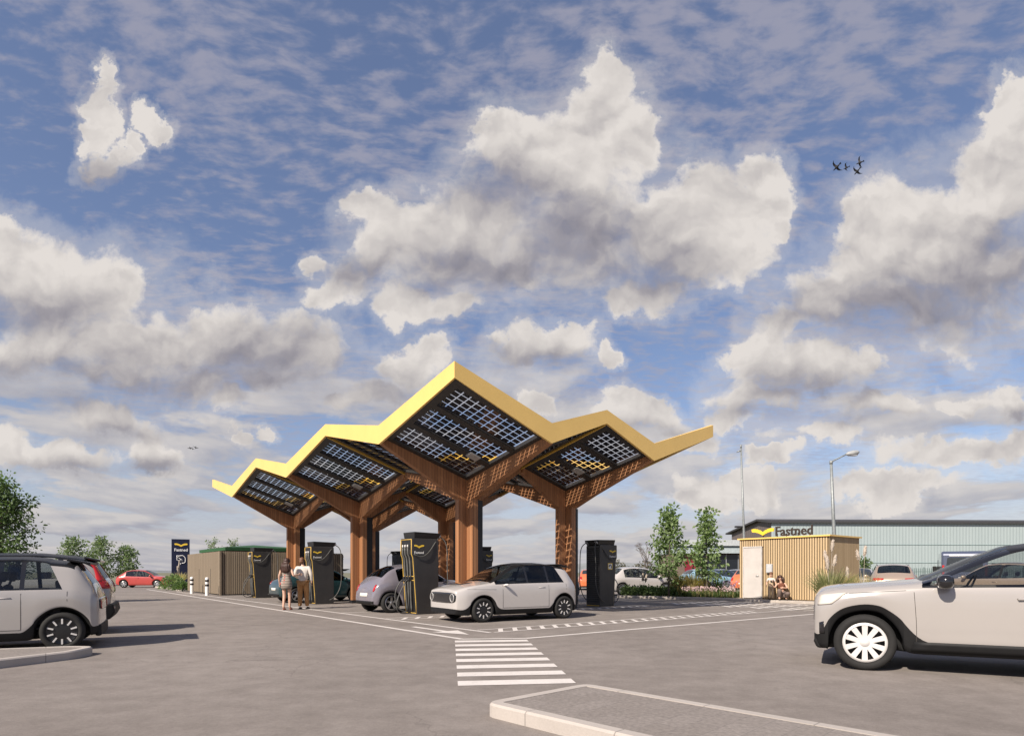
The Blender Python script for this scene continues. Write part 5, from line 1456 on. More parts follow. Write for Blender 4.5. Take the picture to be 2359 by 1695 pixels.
for (px, Y, top, R0, sd, lb) in ((168, 58, 1237, 1.32, 21, 'small pale green tree next to the tall dense tree'), (233, 58, 1238, 1.24, 22, 'small pale green tree in the middle of the row beyond the hatchback'), (290, 59, 1259, 1.05, 23, 'small pale green tree nearest the red hatchback')):
    tree('small_tree', lb, Vector((AT(px, 1317, Y).x, Y, 0)), CH + (1317 - top) / 1432 * Y, rndc(R0), 1700, .24, M_leafp, .06, .5, 'small trees beyond the left car', 26, sd, .38)
for (px, Y, top, sd, lb) in ((492, 46, 1244, 31, 'thin sapling top behind the green roof, nearer the totem sign'), (540, 47, 1242, 32, 'thin sapling top behind the green roof, nearer the chargers')):
    tree('sapling', lb, Vector((AT(px, 1317, Y).x, Y, 0)), CH + (1317 - top) / 1432 * Y, lambda t: .52, 500, .13, M_leafp, .03, 2.0, 'saplings behind the enclosure', 14, sd, .16)
# bare tree
def bare_tree(label, at, h, seed):
    r = random.Random(seed); root = thing('bare_tree', label, 'tree', at); tk = MB(); cr = MB()
    def grow(p, d, L, rad, dep):
        q = p + d * L; mid = p.lerp(q, .5) + rv(r) * L * .08
        (tk if dep > 3 else cr).tube([p, mid, q], [rad, rad * .85, rad * .7], 0, 5 if dep > 2 else 3, False)
        if dep == 0: return
        for k in range(r.choice((2, 3, 3)) if dep > 1 else 4):
            nd = (d + rv(r) * .75 + Vector((0, 0, .12))).normalized(); grow(q, nd, L * r.uniform(.62, .82), rad * .62, dep - 1)
    grow(Vector((0, 0, 0)), UP.copy(), h * .22, h * .022, 5)
    tk.build('trunk', M_bark, root); cr.build('crown', mat('bare_twigs', (.16, .145, .14), .9), root); return root
bare_tree('bare leafless grey tree between the right charger and the slim trees', Vector((AT(1490, 1317, 58).x, 58, 0)), 5.6, 4)
tree('dark_shrub', 'dark conifer shrub just behind the right end of the hut', Vector((AT(1990, 1317, 34).x, 34, 0)), 2.0, lambda t: .45 * (1 - t * .6), 1500, .12, M_leafd, .04, .2, None, 20, 41, .2, 'shrub')
hd = thing('hedgerow', 'long brown green hedgerow across the field behind the parked white hatchback', 'hedge', Vector((AT(1405, 1317, 150).x, 150, 0)))
hb = MB(); hr = random.Random(5)
for k in range(2600):
    x = hr.uniform(0, 26); p = Vector((x, hr.uniform(0, 2), hr.uniform(0, 2.6 + .9 * math.sin(x * .9) + hr.uniform(0, 1)))); leaf(hb, p, rv(hr), .55)
hb.build('foliage', leaf_mat('hedge_brown', (.085, .082, .055), (.15, .14, .10), .2), hd, recalc=False)

# flower bed
F0, F1 = Vector((5.05, 30.7, 0)), Vector((9.95, 27.45, 0)); fd = (F1 - F0).normalized(); fn_ = Vector((-fd.y, fd.x, 0)); FL = (F1 - F0).length
M_soil = mat('soil', (.075, .052, .036), .95, var=.3, scale=14)
island('planting_bed', 'kerbed flower bed beside the hut', rounded([F0, F1, F1 + fn_ * 3.0, F0 + fn_ * 1.7], [.5, .18, .18, .3]), .12, .13, M_soil)['category'] = 'flower bed'
def blades(mb, c, n, h, spread, w, r, mi=0, lean=.55, arch=.5):
    for k in range(n):
        a = r.uniform(0, 2 * math.pi); rr = r.random() * spread * .25; p = Vector(c) + Vector((math.cos(a) * rr, math.sin(a) * rr, 0))
        d = Vector((math.cos(a), math.sin(a), 0)); L = h * r.uniform(.6, 1.1); ln = lean * r.uniform(.2, 1.2); s = Vector((-d.y, d.x, 0)) * w
        q1 = p + UP * L * .55 + d * ln * L * .30; q2 = p + UP * L * (1 - arch * .35 * ln) + d * ln * L * (.62 + arch * .4)
        mb.add([p - s, p + s, q1 + s * .8, q1 - s * .8, q2], [(0, 1, 2, 3), (3, 2, 4)], mi)
M_grass = leaf_mat('grass_green', (.045, .085, .022), (.13, .175, .055), .3)
M_straw = leaf_mat('straw_grass', (.34, .28, .125), (.56, .47, .24), .35)
M_pamp = leaf_mat('pampas_leaf', (.16, .19, .08), (.38, .36, .18), .3)
M_plume = mat('pampas_plume', (.42, .36, .30), .9, var=.1)
M_pink = mat('pink_flowers', (.50, .36, .36), .7, var=.2, scale=20)
M_lila = mat('lilac_flowers', (.28, .22, .34), .7, var=.2, scale=20)
r6 = random.Random(77)
gc = MB()
def onbed(u, v, z=.12): return F0 + fd * u + fn_ * v + UP * z
for k in range(520):
    u = r6.uniform(.15, FL - .1); v = r6.uniform(.16, 1.5)
    c_ = onbed(u, v); big = r6.random()
    if u < 3.1:
        for q in range(9): leaf(gc, c_ + rv(r6) * .14 + UP * r6.uniform(.05, .36), rv(r6) + UP * .5, .13, r6.choice((0, 0, 1)))
        blades(gc, c_, 3, .32, .2, .008, r6, 0)
    else: blades(gc, c_, 9, .30 + .12 * big, .3, .009, r6, r6.choice((0, 0, 0, 2)), .5)
tag(gc.build('ground_cover', [M_grass, M_leaf, M_straw], recalc=False), 'low green ground cover filling the flower bed', 'plants', kind='stuff')
fl = MB()
for k in range(210):
    u = r6.uniform(3.3, FL - .15); v = r6.uniform(.18, .75); p = onbed(u, v, .12 + r6.uniform(.26, .44))
    fl.tube([p - UP * .25, p], .004, 2, 3, False)
    for q in range(3): leaf(fl, p + rv(r6) * .04, rv(r6) + UP, .075, 0)
for k in range(130):
    u = r6.uniform(2.6, FL - .1); v = r6.uniform(.7, 1.7); p = onbed(u, v, .12 + r6.uniform(.40, .68))
    fl.tube([p - UP * .4, p], .004, 2, 3, False)
    for q in range(4): leaf(fl, p + UP * .03 * q + rv(r6) * .02, rv(r6) + UP * .6, .065, 1)
tag(fl.build('flowers', [M_pink, M_lila, M_grass], recalc=False), 'pink and lilac flowers along the kerb of the flower bed', 'flowers', kind='stuff')
def grass_clump(label, at, h, n, seed, m=None, spread=.5, name='ornamental_grass', plumes=0, group=None, ph=1.0):
    r = random.Random(seed); root = thing(name, label, 'ornamental grass', at, 0, group); mb = MB(); blades(mb, (0, 0, 0), int(n * 1.3), h, spread, .020, r, 0, .75, .6)
    mb.build('blades', m or M_straw, root, recalc=False)
    for k in range(plumes):
        pl = MB(); a = r.uniform(0, 6.28); d = Vector((math.cos(a), math.sin(a), 0)) * r.uniform(.05, .30); H = h * ph * r.uniform(1.0, 1.45)
        st = [Vector((0, 0, 0)), d * .35 + UP * H * .5, d * .8 + UP * (H - .30), d * 1.15 + UP * H]
        pl.tube(st[:3], .007, 0, 4, False); ax = st[3] - st[2]
        pl.tube([st[2] - ax * .3, st[2], st[2] + ax * .45, st[3], st[3] + ax * .15], [.010, .045, .058, .032, .004], 0, 8)
        for q in range(150):
            t = r.random(); b0 = st[2] + ax * (t * 1.1 - .2); leaf(pl, b0 + rv(r) * .035, ax.normalized() + rv(r) * .75, .10 * (1 - .4 * t))
        pl.build('plume', M_plume, root, recalc=False)
    return root
grass_clump('straw coloured grass clump in the flower bed, nearer the left slim tree', onbed(2.95, .75), 1.15, 300, 1, spread=.6, group='straw grass in the flower bed')
grass_clump('straw coloured grass clump midway between the two slim trees', onbed(3.55, 1.0), 1.2, 300, 2, spread=.6, group='straw grass in the flower bed')
grass_clump('straw coloured grass clump just before the right slim tree', onbed(4.1, 1.25), 1.05, 260, 3, spread=.5, group='straw grass in the flower bed')
grass_clump('green upright grass clump between the right slim tree and the hut', onbed(4.75, 1.1), .85, 200, 4, M_grass, spread=.4)
grass_clump('pampas grass with pale plumes in front of the white hatchback', onbed(1.15, .9), .55, 60, 5, M_pamp, plumes=2, name='pampas_grass', ph=1.6)
pa = lambda px, Y: Vector((AT(px, 1317, Y).x, Y, 0))
grass_clump('tall pampas grass with pale plumes against the dark side wall of the hut', pa(1912, 21.0), 1.50, 380, 6, M_pamp, 1.0, 'pampas_grass', 5, 'pampas grass by the hut', 1.08)
grass_clump('pampas grass with a single plume at the right end of the hut', pa(1988, 22.5), 1.25, 260, 7, M_straw, .8, 'pampas_grass', 2, 'pampas grass by the hut', 1.3)
grass_clump('straw tinted pampas grass between the two other clumps by the hut', pa(1955, 23.2), 1.25, 260, 9, M_straw, .8, 'pampas_grass', 1, 'pampas grass by the hut', 1.0)
# bed at the totem
tb0 = GP(383, 1356); 
island('planting_bed', 'small kerbed bed at the foot of the totem sign', [tb0, GP(418, 1362), GP(418, 1362) + DL * 8 + DR * 1.2, tb0 + DL * 6], .12, .13, M_soil)['category'] = 'flower bed'
def mound(label, at, R0, h, n, m, seed):
    r = random.Random(seed); root = thing('low_shrub', label, 'shrub', at); mb = MB()
    for k in range(n):
        v = rv(r); v.z = abs(v.z); p = Vector((v.x * R0, v.y * R0, v.z * h)); leaf(mb, p, v + rv(r) * .5, .15)
    tw = MB()
    for k in range(7): v = rv(r); tw.tube([(0, 0, 0), (v.x * R0 * .7, v.y * R0 * .7, abs(v.z) * h * .8)], [.02, .006], 0, 4, False)
    tw.build('stem', M_bark, root); mb.build('leaves', m, root, recalc=False); return root
mound('rounded green shrub in front of the totem sign', Vector((AT(398, 1340, 43).x, 43, .1)), .85, .95, 900, M_leaf, 51)
mound('low dark green shrub beside the enclosure wall at the totem', Vector((AT(420, 1350, 41).x, 41, .1)), .55, .5, 500, M_leafd, 52)
grass_clump('straw grass clump with plumes in front of the totem sign', Vector((AT(412, 1340, 44.5).x, 44.5, .1)), 1.25, 260, 53, M_straw, .7, 'ornamental_grass', 3, None, 1.2)

# ------------------------------------------------------------------ birds
M_bird = mat('bird_black', (.008, .008, .010), .7, var=0)
def bird(label, at, span, roll, bend, group, yaw=.3):
    r = thing('bird', label, 'bird', at, 0, group); b = MB(); h = span / 2
    Mx = Matrix.Rotation(roll, 3, 'Y') @ Matrix.Rotation(yaw, 3, 'Z') @ Matrix.Rotation(R(-48), 3, 'X')
    b.ellipsoid((0, 0, 0), (.075 * span, .22 * span, .065 * span), 0, 10, 8); b.ellipsoid((0, .2 * span, .02 * span), (.045 * span, .075 * span, .045 * span), 0, 8, 6)
    b.tube([(0, .26 * span, .015 * span), (0, .33 * span, .0)], [.018 * span, .002], 0, 6); b.prism([(-.03 * span, -.18 * span, 0), (.03 * span, -.18 * span, 0), (.075 * span, -.33 * span, 0), (-.075 * span, -.33 * span, 0)], (0, 0, .012 * span))
    for i in range(len(b.v)): b.v[i] = Mx @ b.v[i]
    b.build('body', M_bird, r)
    for s in (-1, 1):
        w = MB(); st = [(.03, .09, 0, .16), (.20, .11, bend * .55, .14), (.37, .05, bend * .75, .09), (.52, -.10, bend * .45 * (1 if s > 0 else .6), .02)]
        top = []; 
        for (x, y, z, c) in st: top += [Vector((s * x * span, y * span, z * span)), Vector((s * x * span, (y - c) * span, z * span * .9))]
        bot = [v - Vector((0, 0, .014 * span)) for v in top]; V8 = [Mx @ v for v in top + bot]; n = len(top)
        fs = []
        for k in range(3): a = 2 * k; fs += [(a, a + 2, a + 3, a + 1), (n + a, n + a + 1, n + a + 3, n + a + 2), (a, n + a, n + a + 2, a + 2), (a + 1, a + 3, n + a + 3, n + a + 1)]
        fs += [(0, 1, n + 1, n), (n - 2, 2 * n - 2, 2 * n - 1, n - 1)]
        w.add(V8, fs); w.build('wing', M_bird, r)
    return r
gB = 'birds flying high on the right'
bird('black bird with drooping wings, leftmost of the four high on the right', AT(1928, 385, 60), 1.3, R(32), .22, gB)
bird('smallest black bird, in the middle of the four high on the right', AT(1950, 387, 62), .95, R(38), .34, gB, .9)
bird('black bird with a raised wing, topmost of the four high on the right', AT(1981, 375, 60), 1.10, R(55), .30, gB, .6)
bird('black bird with flat wings, lowest of the four high on the right', AT(1975, 395, 60), 1.15, R(24), .16, gB)
gC = 'distant birds above the left end of the canopy'
for (x, y, sp_, ro, lb) in ((438, 1032, 1.2, -.2, 'tiny distant bird, leftmost of three left of the canopy'), (444, 1034, .8, .1, 'tiny distant bird, middle of three left of the canopy'), (451, 1031, 1.3, .25, 'tiny distant bird, rightmost of three left of the canopy')):
    bird(lb, AT(x, y, 150), sp_, ro, .2, gC)

# ------------------------------------------------------------------ people
M_skin = mat('skin', (.58, .36, .26), .55, var=.05, scale=12)
M_hairb = mat('dark_brown_hair', (.045, .019, .013), .55, var=.3, scale=40)
M_haira = mat('auburn_hair', (.13, .055, .025), .55, var=.3, scale=40)
M_shirt = mat('off_white_shirt', (.62, .57, .52), .8, var=.10, scale=7, bump=.3, bscale=14)
M_tan = mat('tan_trousers', (.40, .21, .08), .8, var=.14, scale=8, bump=.3, bscale=16)
M_shoe = mat('dark_shoes', (.018, .014, .013), .5, var=.1)
def stripes_mat():
    m = bpy.data.materials.new('striped_dress'); m.use_nodes = True; nt = m.node_tree; n = N(nt); b = nt.nodes['Principled BSDF']
    sp = n.new('ShaderNodeSeparateXYZ'); tcx = n.new('ShaderNodeTexCoord'); nt.links.new(tcx.outputs['Object'], sp.inputs[0])
    x, y, z = sp.outputs
    ns = n.noise(tcx.outputs['Object'], 9, 3, .6)
    f = n.math('SINE', n.math('MULTIPLY', n.math('ADD', z, n.math('MULTIPLY', ns.outputs[0], .05)), 75.0))
    c = n.mix(n.smooth(f, -.5, .5), (.20, .165, .14, 1), (.34, .285, .24, 1))
    red = n.math('MULTIPLY', n.smooth(n.math('ABSOLUTE', n.math('ADD', x, n.math('MULTIPLY', ns.outputs[0], .03))), .035, .012), n.smooth(z, .80, 1.0))
    red = n.math('MULTIPLY', red, n.smooth(f, -.2, .6))
    c = n.mix(red, c, (.38, .045, .03, 1)); n.put(b.inputs['Base Color'], c); b.inputs['Roughness'].default_value = .85; return m
M_dress = stripes_mat()
def skin(name, J, E, m, parent, root, sub=2):
    ks = list(J); idx = {k: i for i, k in enumerate(ks)}
    me = bpy.data.meshes.new(name); me.from_pydata([J[k][0] for k in ks], [(idx[a], idx[b]) for a, b in E], [])
    o = bpy.data.objects.new(name, me); COL.objects.link(o)
    md = o.modifiers.new('skin', 'SKIN'); md.use_smooth_shade = True; md.branch_smoothing = .6
    sv = me.skin_vertices[0].data
    for k in ks:
        rr = J[k][1]; sv[idx[k]].radius = rr if isinstance(rr, tuple) else (rr, rr); sv[idx[k]].use_root = (k == root)
    s2 = o.modifiers.new('sub', 'SUBSURF'); s2.levels = sub; s2.render_levels = sub
    dg = bpy.context.evaluated_depsgraph_get(); m2 = bpy.data.meshes.new_from_object(o.evaluated_get(dg)); bpy.data.objects.remove(o); bpy.data.meshes.remove(me)
    m2.materials.clear(); m2.materials.append(m); m2.name = name
    for p in m2.polygons: p.use_smooth = True
    ob = bpy.data.objects.new(name, m2); COL.objects.link(ob); ob.parent = parent; return ob
def hand(J, E, wrist, tip_dir, palm_side, pre, s=1.0):
    """palm and five bent fingers, fingers unequal, thumb from the side near the palm's base"""
    w = Vector(J[wrist][0]); d = Vector(tip_dir).normalized(); side = Vector(palm_side).normalized(); nn = d.cross(side)
    pc = w + d * .045 * s; J[pre + 'palm'] = (tuple(pc), (.020 * s, .030 * s)); E.append((wrist, pre + 'palm'))
    for k, (o_, L) in enumerate(((.030, .062), (.011, .072), (-.009, .067), (-.028, .052))):
        a = pc + d * .040 * s + side * o_ * s; b = a + d * L * .55 * s + nn * .012 * s; c = b + d * L * .42 * s + nn * .026 * s
        J[pre + 'f%da' % k] = (tuple(a), .0095 * s); J[pre + 'f%db' % k] = (tuple(b), .0085 * s); J[pre + 'f%dc' % k] = (tuple(c), .007 * s)
        E += [(pre + 'palm', pre + 'f%da' % k), (pre + 'f%da' % k, pre + 'f%db' % k), (pre + 'f%db' % k, pre + 'f%dc' % k)]
    a = pc + side * .036 * s + d * .004 * s; b = a + side * .022 * s + d * .030 * s + nn * .014 * s
    J[pre + 'ta'] = (tuple(a), .011 * s); J[pre + 'tb'] = (tuple(b), .009 * s); E += [(pre + 'palm', pre + 'ta'), (pre + 'ta', pre + 'tb')]
def rings(mb, rs, seg=20, mi=0, wob=0.0, r=random.Random(1)):
    """rs: (centre, rx, ry) stacked"""
    vs = []; fs = []
    for (c, rx, ry) in rs:
        for k in range(seg):
            q = 2 * math.pi * k / seg; w = 1 + wob * math.sin(q * 5 + c[2] * 17)
            vs.append(Vector(c) + Vector((rx * math.cos(q) * w, ry * math.sin(q) * w, 0)))
    n = len(rs)
    for i in range(n - 1):
        for k in range(seg): fs.append((i * seg + k, i * seg + (k + 1) % seg, (i + 1) * seg + (k + 1) % seg, (i + 1) * seg + k))
    fs.append(list(range(seg))[::-1]); fs.append([(n - 1) * seg + k for k in range(seg)]); mb.add(vs, fs, mi, True)
def face_parts(parent, c, s=1.0, fwd=1.0):
    """eyes, nose, mouth and ears on a head centred at c looking along +y*fwd"""
    c = Vector(c)
    e = MB()
    for x in (-.033, .033): e.ellipsoid(c + Vector((x, .082 * fwd, .008)) * s, (.014 * s, .008 * s, .008 * s), 0, 8, 6)
    e.build('eyes', mat('eye_dark', (.03, .02, .015), .3, var=0), parent)
    m = MB(); m.ellipsoid(c + Vector((0, .083 * fwd, -.055)) * s, (.025 * s, .008 * s, .008 * s), 0, 8, 6); m.build('mouth', mat('lips', (.34, .12, .10), .5, var=0), parent)
def add_head(J, E, neck, c, s=1.0, fwd=1.0):
    c = Vector(c)
    J['jaw'] = (tuple(c + Vector((0, .020 * fwd, -.075)) * s), (.050 * s, .058 * s)); J['skull'] = (tuple(c + Vector((0, .0, .0)) * s), (.074 * s, .088 * s)); J['crown'] = (tuple(c + Vector((0, -.012 * fwd, .075)) * s), (.058 * s, .070 * s))
    J['nose'] = (tuple(c + Vector((0, .098 * fwd, -.020)) * s), .012 * s)
    for x, k in ((-1, 'earl'), (1, 'earr')): J[k] = (tuple(c + Vector((x * .082, -.005 * fwd, -.01)) * s), (.012 * s, .022 * s)); E.append(('skull', k))
    E += [(neck, 'jaw'), ('jaw', 'skull'), ('skull', 'crown'), ('skull', 'nose')]
# walking woman, seen from behind
def woman():
    r = thing('person', 'woman with long dark hair in a striped sleeveless dress walking arm in arm', 'person', GP(660, 1404.5), R(-6), 'couple walking to the chargers')
    J, E = {}, []
    J.update(pelvis=((0, 0, .95), (.115, .10)), waist=((0, .0, 1.10), (.095, .08)), chest=((0, .015, 1.27), (.115, .09)), neckb=((0, 0, 1.435), .055), neck=((0, .012, 1.49), .047))
    E += [('pelvis', 'waist'), ('waist', 'chest'), ('chest', 'neckb'), ('neckb', 'neck')]
    add_head(J, E, 'neck', (.015, .02, 1.605), 1.0)
    J.update(shl=((-.165, 0, 1.40), .048), ell=((-.245, -.03, 1.13), .036), wrl=((-.262, .03, .895), .025), shr=((.165, 0, 1.40), .048), elr=((.265, -.05, 1.14), .037), wrr=((.345, .12, 1.175), .026))
    E += [('chest', 'shl'), ('shl', 'ell'), ('ell', 'wrl'), ('chest', 'shr'), ('shr', 'elr'), ('elr', 'wrr')]
    hand(J, E, 'wrl', (0, .10, -1), (0, 1, .1), 'l'); hand(J, E, 'wrr', (.5, .9, .1), (0, 0, 1), 'r')
    J.update(hpl=((-.088, 0, .90), .088), knl=((-.090, .03, .50), .056), anl=((-.085, -.05, .095), .036), tol=((-.09, .09, .03), (.036, .026)), hpr=((.088, 0, .90), .088), knr=((.085, .06, .50), .056), anr=((.085, .05, .095), .036), tor=((.10, .19, .03), (.036, .026)))
    E += [('pelvis', 'hpl'), ('hpl', 'knl'), ('knl', 'anl'), ('anl', 'tol'), ('pelvis', 'hpr'), ('hpr', 'knr'), ('knr', 'anr'), ('anr', 'tor')]
    skin('body', J, E, M_skin, r, 'pelvis')
    d = MB(); rings(d, [((0, .012, 1.40), .135, .085), ((0, .015, 1.33), .162, .112), ((0, .02, 1.26), .165, .125), ((0, .008, 1.12), .128, .105), ((0, 0, 1.04), .148, .122), ((0, -.008, .93), .182, .148), ((0, 0, .82), .186, .145), ((.0, .005, .70), .178, .135)], 24, 0, .02)
    for x in (-.085, .085): d.tube([(x, -.07, 1.38), (x * 1.05, 0, 1.455), (x, .09, 1.38)], .018, 0, 6)
    d.build('dress', M_dress, r)
    h = MB(); hr_ = random.Random(3)
    h.ellipsoid((.015, -.005, 1.64), (.105, .118, .105), 0, 16, 10); h.ellipsoid((.01, -.055, 1.50), (.125, .085, .17), 0, 16, 10); h.ellipsoid((.0, -.09, 1.36), (.14, .06, .14), 0, 14, 10)
    for k in range(26):
        a = hr_.uniform(-1.25, 1.25); p = Vector((.11 * math.sin(a), -.06 - .05 * math.cos(a), 1.58 - hr_.random() * .06)); x = math.sin(a) * .145
        h.tube([p, (x, -.11 * math.cos(a) - .03, 1.44), (x * 1.05 + hr_.uniform(-.03, .03), -.12 * math.cos(a), 1.34), (x * .9 + hr_.uniform(-.03, .03), -.13 * math.cos(a) - .02, 1.24 + hr_.random() * .05)], [.03, .034, .03, .006], 0, 6)
    h.build('hair', M_hairb, r); face_parts(r, (.015, .02, 1.605))
    s = MB()
    for x, y in ((-.088, .03), (.095, .13)): s.ellipsoid((x, y, .022), (.042, .125, .022), 0, 12, 6); s.tube([(x, y - .10, .0), (x, y - .10, .05)], .012, 0, 6)
    s.build('shoes', mat('nude_shoes', (.34, .14, .10), .45), r); return r
def man():
    r = thing('person', 'man in off white shirt and tan trousers walking with a hand at his pocket', 'person', GP(698, 1402.5), R(4), 'couple walking to the chargers')
    J, E = {}, []
    J.update(pelvis=((0, 0, .98), (.125, .10)), waist=((0, .005, 1.12), (.12, .09)), chest=((0, .01, 1.32), (.145, .10)), neckb=((-.01, .0, 1.49), .062), neck=((-.018, .012, 1.535), .055))
    E += [('pelvis', 'waist'), ('waist', 'chest'), ('chest', 'neckb'), ('neckb', 'neck')]
    add_head(J, E, 'neck', (-.035, .02, 1.655), 1.0)
    J.update(shl=((-.185, 0, 1.43), .046), ell=((-.265, -.02, 1.16), .042), wrl=((-.20, .20, 1.06), .03), shr=((.185, 0, 1.43), .046), elr=((.285, -.05, 1.18), .042), wrr=((.285, .04, .945), .03))
    E += [('chest', 'shl'), ('shl', 'ell'), ('ell', 'wrl'), ('chest', 'shr'), ('shr', 'elr'), ('elr', 'wrr')]
    hand(J, E, 'wrl', (.2, 1, -.1), (0, 0, 1), 'l'); hand(J, E, 'wrr', (-.25, .25, -1), (0, 1, .2), 'r')
    J.update(hpl=((-.095, 0, .93), .09), knl=((-.10, .03, .51), .058), anl=((-.095, -.04, .10), .040), hpr=((.095, 0, .93), .09), knr=((.10, .08, .51), .058), anr=((.12, .09, .10), .040))
    E += [('pelvis', 'hpl'), ('hpl', 'knl'), ('knl', 'anl'), ('pelvis', 'hpr'), ('hpr', 'knr'), ('knr', 'anr')]
    skin('body', J, E, M_skin, r, 'pelvis')
    T = dict(p=((0, 0, .97), (.155, .135)), hl=((-.095, -.005, .90), .118), kl=((-.10, .03, .51), .086), cl=((-.097, -.01, .30), .078), al=((-.095, -.035, .09), .068), hr=((.095, -.005, .90), .118), kr=((.10, .08, .51), .086), cr=((.11, .08, .30), .078), ar=((.12, .085, .09), .068))
    skin('trousers', T, [('p', 'hl'), ('hl', 'kl'), ('kl', 'cl'), ('cl', 'al'), ('p', 'hr'), ('hr', 'kr'), ('kr', 'cr'), ('cr', 'ar')], M_tan, r, 'p')
    SH = dict(pl=((0, .0, .93), (.185, .150)), w=((0, .005, 1.10), (.185, .140)), c=((0, .01, 1.31), (.205, .145)), n=((-.01, .0, 1.47), (.10, .095)), sl=((-.20, 0, 1.43), .10), el=((-.268, -.02, 1.16), .062), wl=((-.205, .18, 1.065), .045), sr=((.20, 0, 1.43), .10), er=((.288, -.05, 1.18), .062), wr=((.287, .035, .965), .046))
    skin('shirt', SH, [('pl', 'w'), ('w', 'c'), ('c', 'n'), ('c', 'sl'), ('sl', 'el'), ('el', 'wl'), ('c', 'sr'), ('sr', 'er'), ('er', 'wr')], M_shirt, r, 'w')
    h = MB(); h.ellipsoid((-.035, .002, 1.685), (.096, .108, .092), 0, 16, 10, lambda d: 1.0 + .03 * math.sin(d.x * 21) * math.cos(d.z * 17)); h.ellipsoid((-.035, -.05, 1.63), (.082, .058, .085), 0, 12, 8); h.build('hair', M_haira, r); face_parts(r, (-.035, .02, 1.655))
    s = MB()
    for x, y in ((-.097, .03), (.128, .15)): s.ellipsoid((x, y, .035), (.052, .15, .042), 0, 12, 8); s.box((x, y, .012), (.09, .27, .024))
    s.build('shoes', M_shoe, r, bevel=.005); return r
woman(); man()
# child and crouching woman in front of the hut, facing the camera
HB_ = lambda x, y: A_ - DL * x + DR * y
def child():
    p = HB_(1.72, -.42); p.z = .10
    r = thing('person', 'small child in pale overalls standing in front of the hut', 'person', p, R(-25))
    J, E = {}, []; k = .655
    V_ = lambda x, y, z: (x * k, y * k, z * k)
    J.update(pelvis=(V_(0, 0, .90), .085), waist=(V_(0, 0, 1.06), .075), chest=(V_(0, 0, 1.26), .082), neckb=(V_(0, 0, 1.42), .036), neck=(V_(0, 0, 1.46), .034))
    E += [('pelvis', 'waist'), ('waist', 'chest'), ('chest', 'neckb'), ('neckb', 'neck')]
    add_head(J, E, 'neck', V_(0, 0, 1.61), .96, -1)
    J.update(shl=(V_(-.18, 0, 1.38), .032), ell=(V_(-.25, .02, 1.12), .026), wrl=(V_(-.27, -.06, .92), .019), shr=(V_(.18, 0, 1.38), .032), elr=(V_(.26, .0, 1.14), .026), wrr=(V_(.30, -.08, .94), .019))
    E += [('chest', 'shl'), ('shl', 'ell'), ('ell', 'wrl'), ('chest', 'shr'), ('shr', 'elr'), ('elr', 'wrr')]
    hand(J, E, 'wrl', (0, -.2, -1), (0, -1, 0), 'l', .7); hand(J, E, 'wrr', (0, -.2, -1), (0, -1, 0), 'r', .7)
    J.update(hpl=(V_(-.085, 0, .86), .06), knl=(V_(-.09, -.01, .47), .042), anl=(V_(-.09, .02, .08), .030), hpr=(V_(.085, 0, .86), .06), knr=(V_(.09, -.01, .47), .042), anr=(V_(.09, .02, .08), .030))
    E += [('pelvis', 'hpl'), ('hpl', 'knl'), ('knl', 'anl'), ('pelvis', 'hpr'), ('hpr', 'knr'), ('knr', 'anr')]
    skin('body', J, E, M_skin, r, 'pelvis', 1)
    T = dict(c=(V_(0, 0, 1.30), (.098, .085)), w=(V_(0, 0, 1.08), (.095, .085)), p=(V_(0, 0, .92), (.105, .092)), hl=(V_(-.088, 0, .82), .075), kl=(V_(-.092, -.01, .47), .056), al=(V_(-.092, .02, .09), .048), hr=(V_(.088, 0, .82), .075), kr=(V_(.092, -.01, .47), .056), ar=(V_(.092, .02, .09), .048))
    skin('overalls', T, [('c', 'w'), ('w', 'p'), ('p', 'hl'), ('hl', 'kl'), ('kl', 'al'), ('p', 'hr'), ('hr', 'kr'), ('kr', 'ar')], mat('cream_cloth', (.50, .39, .26), .85, var=.1), r, 'w', 1)
    skin('shirt', dict(w=(V_(0, 0, 1.12), (.088, .078)), c=(V_(0, 0, 1.27), (.102, .09)), n=(V_(0, 0, 1.40), .052), sl=(V_(-.18, 0, 1.37), .046), el=(V_(-.245, .02, 1.14), .036), sr=(V_(.18, 0, 1.37), .046), er=(V_(.255, .0, 1.16), .036)), [('w', 'c'), ('c', 'n'), ('c', 'sl'), ('sl', 'el'), ('c', 'sr'), ('sr', 'er')], M_shirt, r, 'c', 1)
    h = MB(); h.ellipsoid(V_(0, .025, 1.68), (.086, .094, .076), 0, 14, 8); h.build('hair', M_haira, r); face_parts(r, (0, 0, 0), .96, -1)
    for ch_ in r.children:
        if ch_.name.split('.')[0] in ('eyes', 'mouth'): ch_.location = V_(0, 0, 1.61)
    s = MB()
    for x in (-.06, .06): s.ellipsoid((x, -.03, .025), (.036, .085, .028), 0, 10, 6)
    s.build('shoes', M_shoe, r)
    b = MB(); b.box(V_(.02, -.155, 1.20), (.075, .02, .07)); b.build('bib_patch', M_shoe, r, bevel=.008); return r
